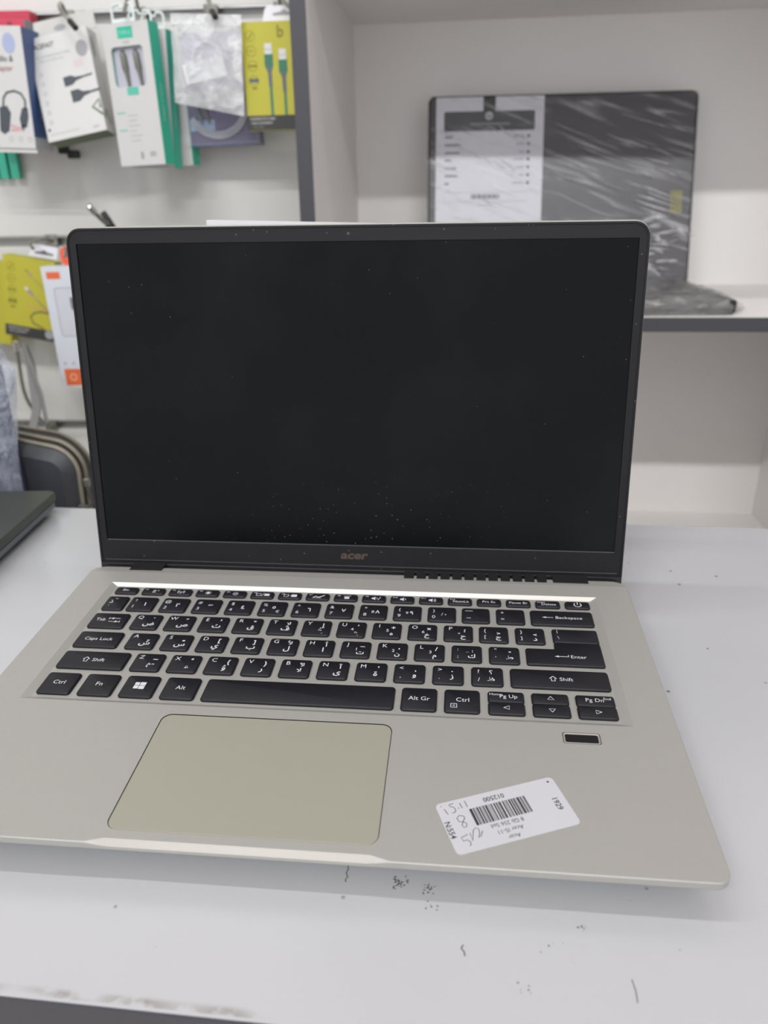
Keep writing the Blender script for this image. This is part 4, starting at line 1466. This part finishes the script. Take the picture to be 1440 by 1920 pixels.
slate = mat('slate_print', (62, 62, 66), rough=.6)
pm.flat(fillet(prect(841, 1010, 203, 240), 2, 3), slate, A)
pm.flat(prect(914, 937, 176, 204), black_m, A)
cx, cz = pp(925, 212)
pm.disc(cx, cz, 5.2, mat('badge_white_print', (190, 190, 192), rough=.6), B)
pm.text('hp', cx, cz - 2.2, 7, slate, FRONT(-1.35), bold=.01, shear=.2)
cx, cz = pp(927, 229)
pm.flat(rect(cx - 27, cx + 27, cz - .2, cz + 2.6), mat('blurred_header_print', (128, 128, 132), rough=.6), B)
pm.flat(rect(cx - 8, cx + 8, cz - 5, cz - 3.4), mat('blurred_header_print', (128, 128, 132)), B)
random.seed(3)
for k, yb in enumerate((251, 266, 281, 295, 310, 325, 340)):
    x_, z_ = pp(843, yb)
    wl_ = [3.0, 6, 5.6, 2.4, 4.4, 5.0, 1.6][k]
    pm.flat(rect(x_, x_ + wl_ * 3.6, z_ - 1.3, z_ + 1.3), mat('soft_ink', (126, 124, 128), rough=.6, var=.3, scale=500), A)
    x_, z_ = pp(996, yb)
    pm.flat(rect(x_ - 18 + k % 3 * 4, x_ - 3, z_ - .9, z_ + .9), mat('faint_ink', (160, 158, 162), rough=.6, var=.2, scale=500), A)
    pm.disc(x_ + 2.5, z_, 2.0, slate, A)
P = prect(842, 998, 357, 375)
pm.stroke(P + [P[0]], .5, inkgrey_m, A)
for k in range(17):
    x0_, z1_ = pp(893 + k * 3.2, 361)
    pm.flat(rect(x0_, x0_ + (1.5 if k % 3 else .9), z1_ - 6.2, z1_), slate, A)
x_, z_ = pp(918, 382)
pm.flat(rect(x_ - 8, x_ + 8, z_ - .5, z_ + .5), inkgrey_m, A)
pm.build('spec_sheet', lidw, smooth=0)
MB().poly(xz(rect(150, 166, 92, 122), -.6), mat('dim_yellow_label', (118, 114, 52))).build('yellow_label', lidw)
# film over the lid: wavy skin hugging it
mb = MB()
nx, nz = 60, 44
for side in (-1, 1):
    vs, fs = [], []
    for j in range(nz + 1):
        for i in range(nx + 1):
            u, v = i / nx, j / nz
            x_ = -181.5 + 363 * u
            z_ = 1 + 249.5 * v
            d_ = noise.noise(Vector((u * 4 + v * 2, (v * 14 - u * 4), side * 3.0)))
            y_ = (-1.6 - .9 - 1.1 * d_) if side < 0 else 8.5 + .6 * d_
            edge = min(1, 50 * min(u, 1 - u), 60 * (1 - v))
            vs.append((x_, y_ * edge + (1 - edge) * 3.2, z_))
    for j in range(nz):
        for i in range(nx):
            a_ = j * (nx + 1) + i
            f = (a_, a_ + 1, a_ + nx + 2, a_ + nx + 1)
            fs.append(f if side < 0 else f[::-1])
    mb.add(vs, fs, film_m)
fold_m = film_mat('film_fold', (232, 232, 234), 0.55, 0.10, (1, 1, 1), 60, 0.95)
random.seed(11)


def fold(x_, z_, ln, w, ang, m=fold_m):
    d_ = Vector((cos(radians(ang)), 0, sin(radians(ang))))
    n_ = Vector((-d_.z, 0, d_.x))
    A_, B_, C_ = [], [], []
    for k in range(9):
        t_ = k / 8
        c_ = Vector((x_, 0, z_)) + d_ * ln * t_ + n_ * 1.2 * sin(t_ * 3 + x_)
        h_ = w * (1 - abs(2 * t_ - 1) ** 3) * .5 + .1
        A_.append(tuple(c_ + n_ * h_ + Vector((0, -3.4, 0))))
        B_.append(tuple(c_ + Vector((0, -4.4 - h_ * .5, 0))))
        C_.append(tuple(c_ - n_ * h_ + Vector((0, -3.4, 0))))
    vs_ = A_ + B_ + C_
    mb.add(vs_, [(i, i + 1, 10 + i, 9 + i) for i in range(8)] + [(9 + i, 10 + i, 19 + i, 18 + i) for i in range(8)], m)


for x_, z_, ln, w in ((108, 128, 52, 2.4), (100, 118, 60, 3.0), (98, 112, 62, 2.6), (116, 121, 46, 2.0), (104, 103, 50, 2.2), (112, 96, 44, 1.8), (120, 176, 34, 1.6), (112, 165, 44, 1.8), (96, 150, 30, 1.6),
                      (126, 150, 36, 1.5), (60, 196, 60, 1.4), (20, 180, 70, 1.2), (-20, 150, 80, 1.2), (40, 140, 60, 1.3), (-10, 210, 60, 1.0), (80, 222, 70, 1.2)):
    fold(x_, z_, ln, w, -19)
for k in range(34):
    fold(random.uniform(95, 160), random.uniform(14, 84), random.uniform(10, 34), random.uniform(1.2, 4.5), random.uniform(-35, 20))
for k in range(10):
    fold(random.uniform(-150, -70), random.uniform(90, 220), random.uniform(14, 34), random.uniform(.8, 1.6), -32)
lidp(mb, 'stretch_film', lidw)
# film round the base, gathered to a point at the right corner
mb = MB()
silverfilm = film_mat('gathered_film', (164, 162, 162), 0.45, 0.12, (1.0, 1.0, 2.5), 30, 0.92, dist=0.02)
nx, ny = 56, 30
vs, fs = [], []
for j in range(ny + 1):
    for i in range(nx + 1):
        u, v = i / nx, j / ny
        x_ = -186 + 372 * u
        y_ = -231 + 235 * v
        pin = max(0.0, (u - .935) / .065)
        prof = 20.5 - 14 * pin
        if v < .055:
            prof *= .35 + .65 * (v / .055)
        n_ = noise.noise(Vector((u * 12, v * 9, 1))) * 3.0 + noise.noise(Vector((u * 34, v * 24, 5))) * 2.0 + 1.2
        x_ += 6 * pin ** 2 * (1 - v) ** 2
        y_ += 42 * pin * (1 - v)
        vs.append((x_, y_, max(.8, prof + n_)))
for j in range(ny):
    for i in range(nx):
        a_ = j * (nx + 1) + i
        fs.append((a_, a_ + 1, a_ + nx + 2, a_ + nx + 1))
o0 = len(vs)
for i in range(nx + 1):
    u = i / nx
    p_ = vs[i]
    vs.append((p_[0] - 2 * (u - .5), p_[1] + 5, .6))
for i in range(nx):
    fs.append((o0 + i, o0 + i + 1, i + 1, i))
mb.add(vs, fs, silverfilm)
tag(mb.build('base_film', wl, smooth=60), 'clear film gathered over the keyboard')
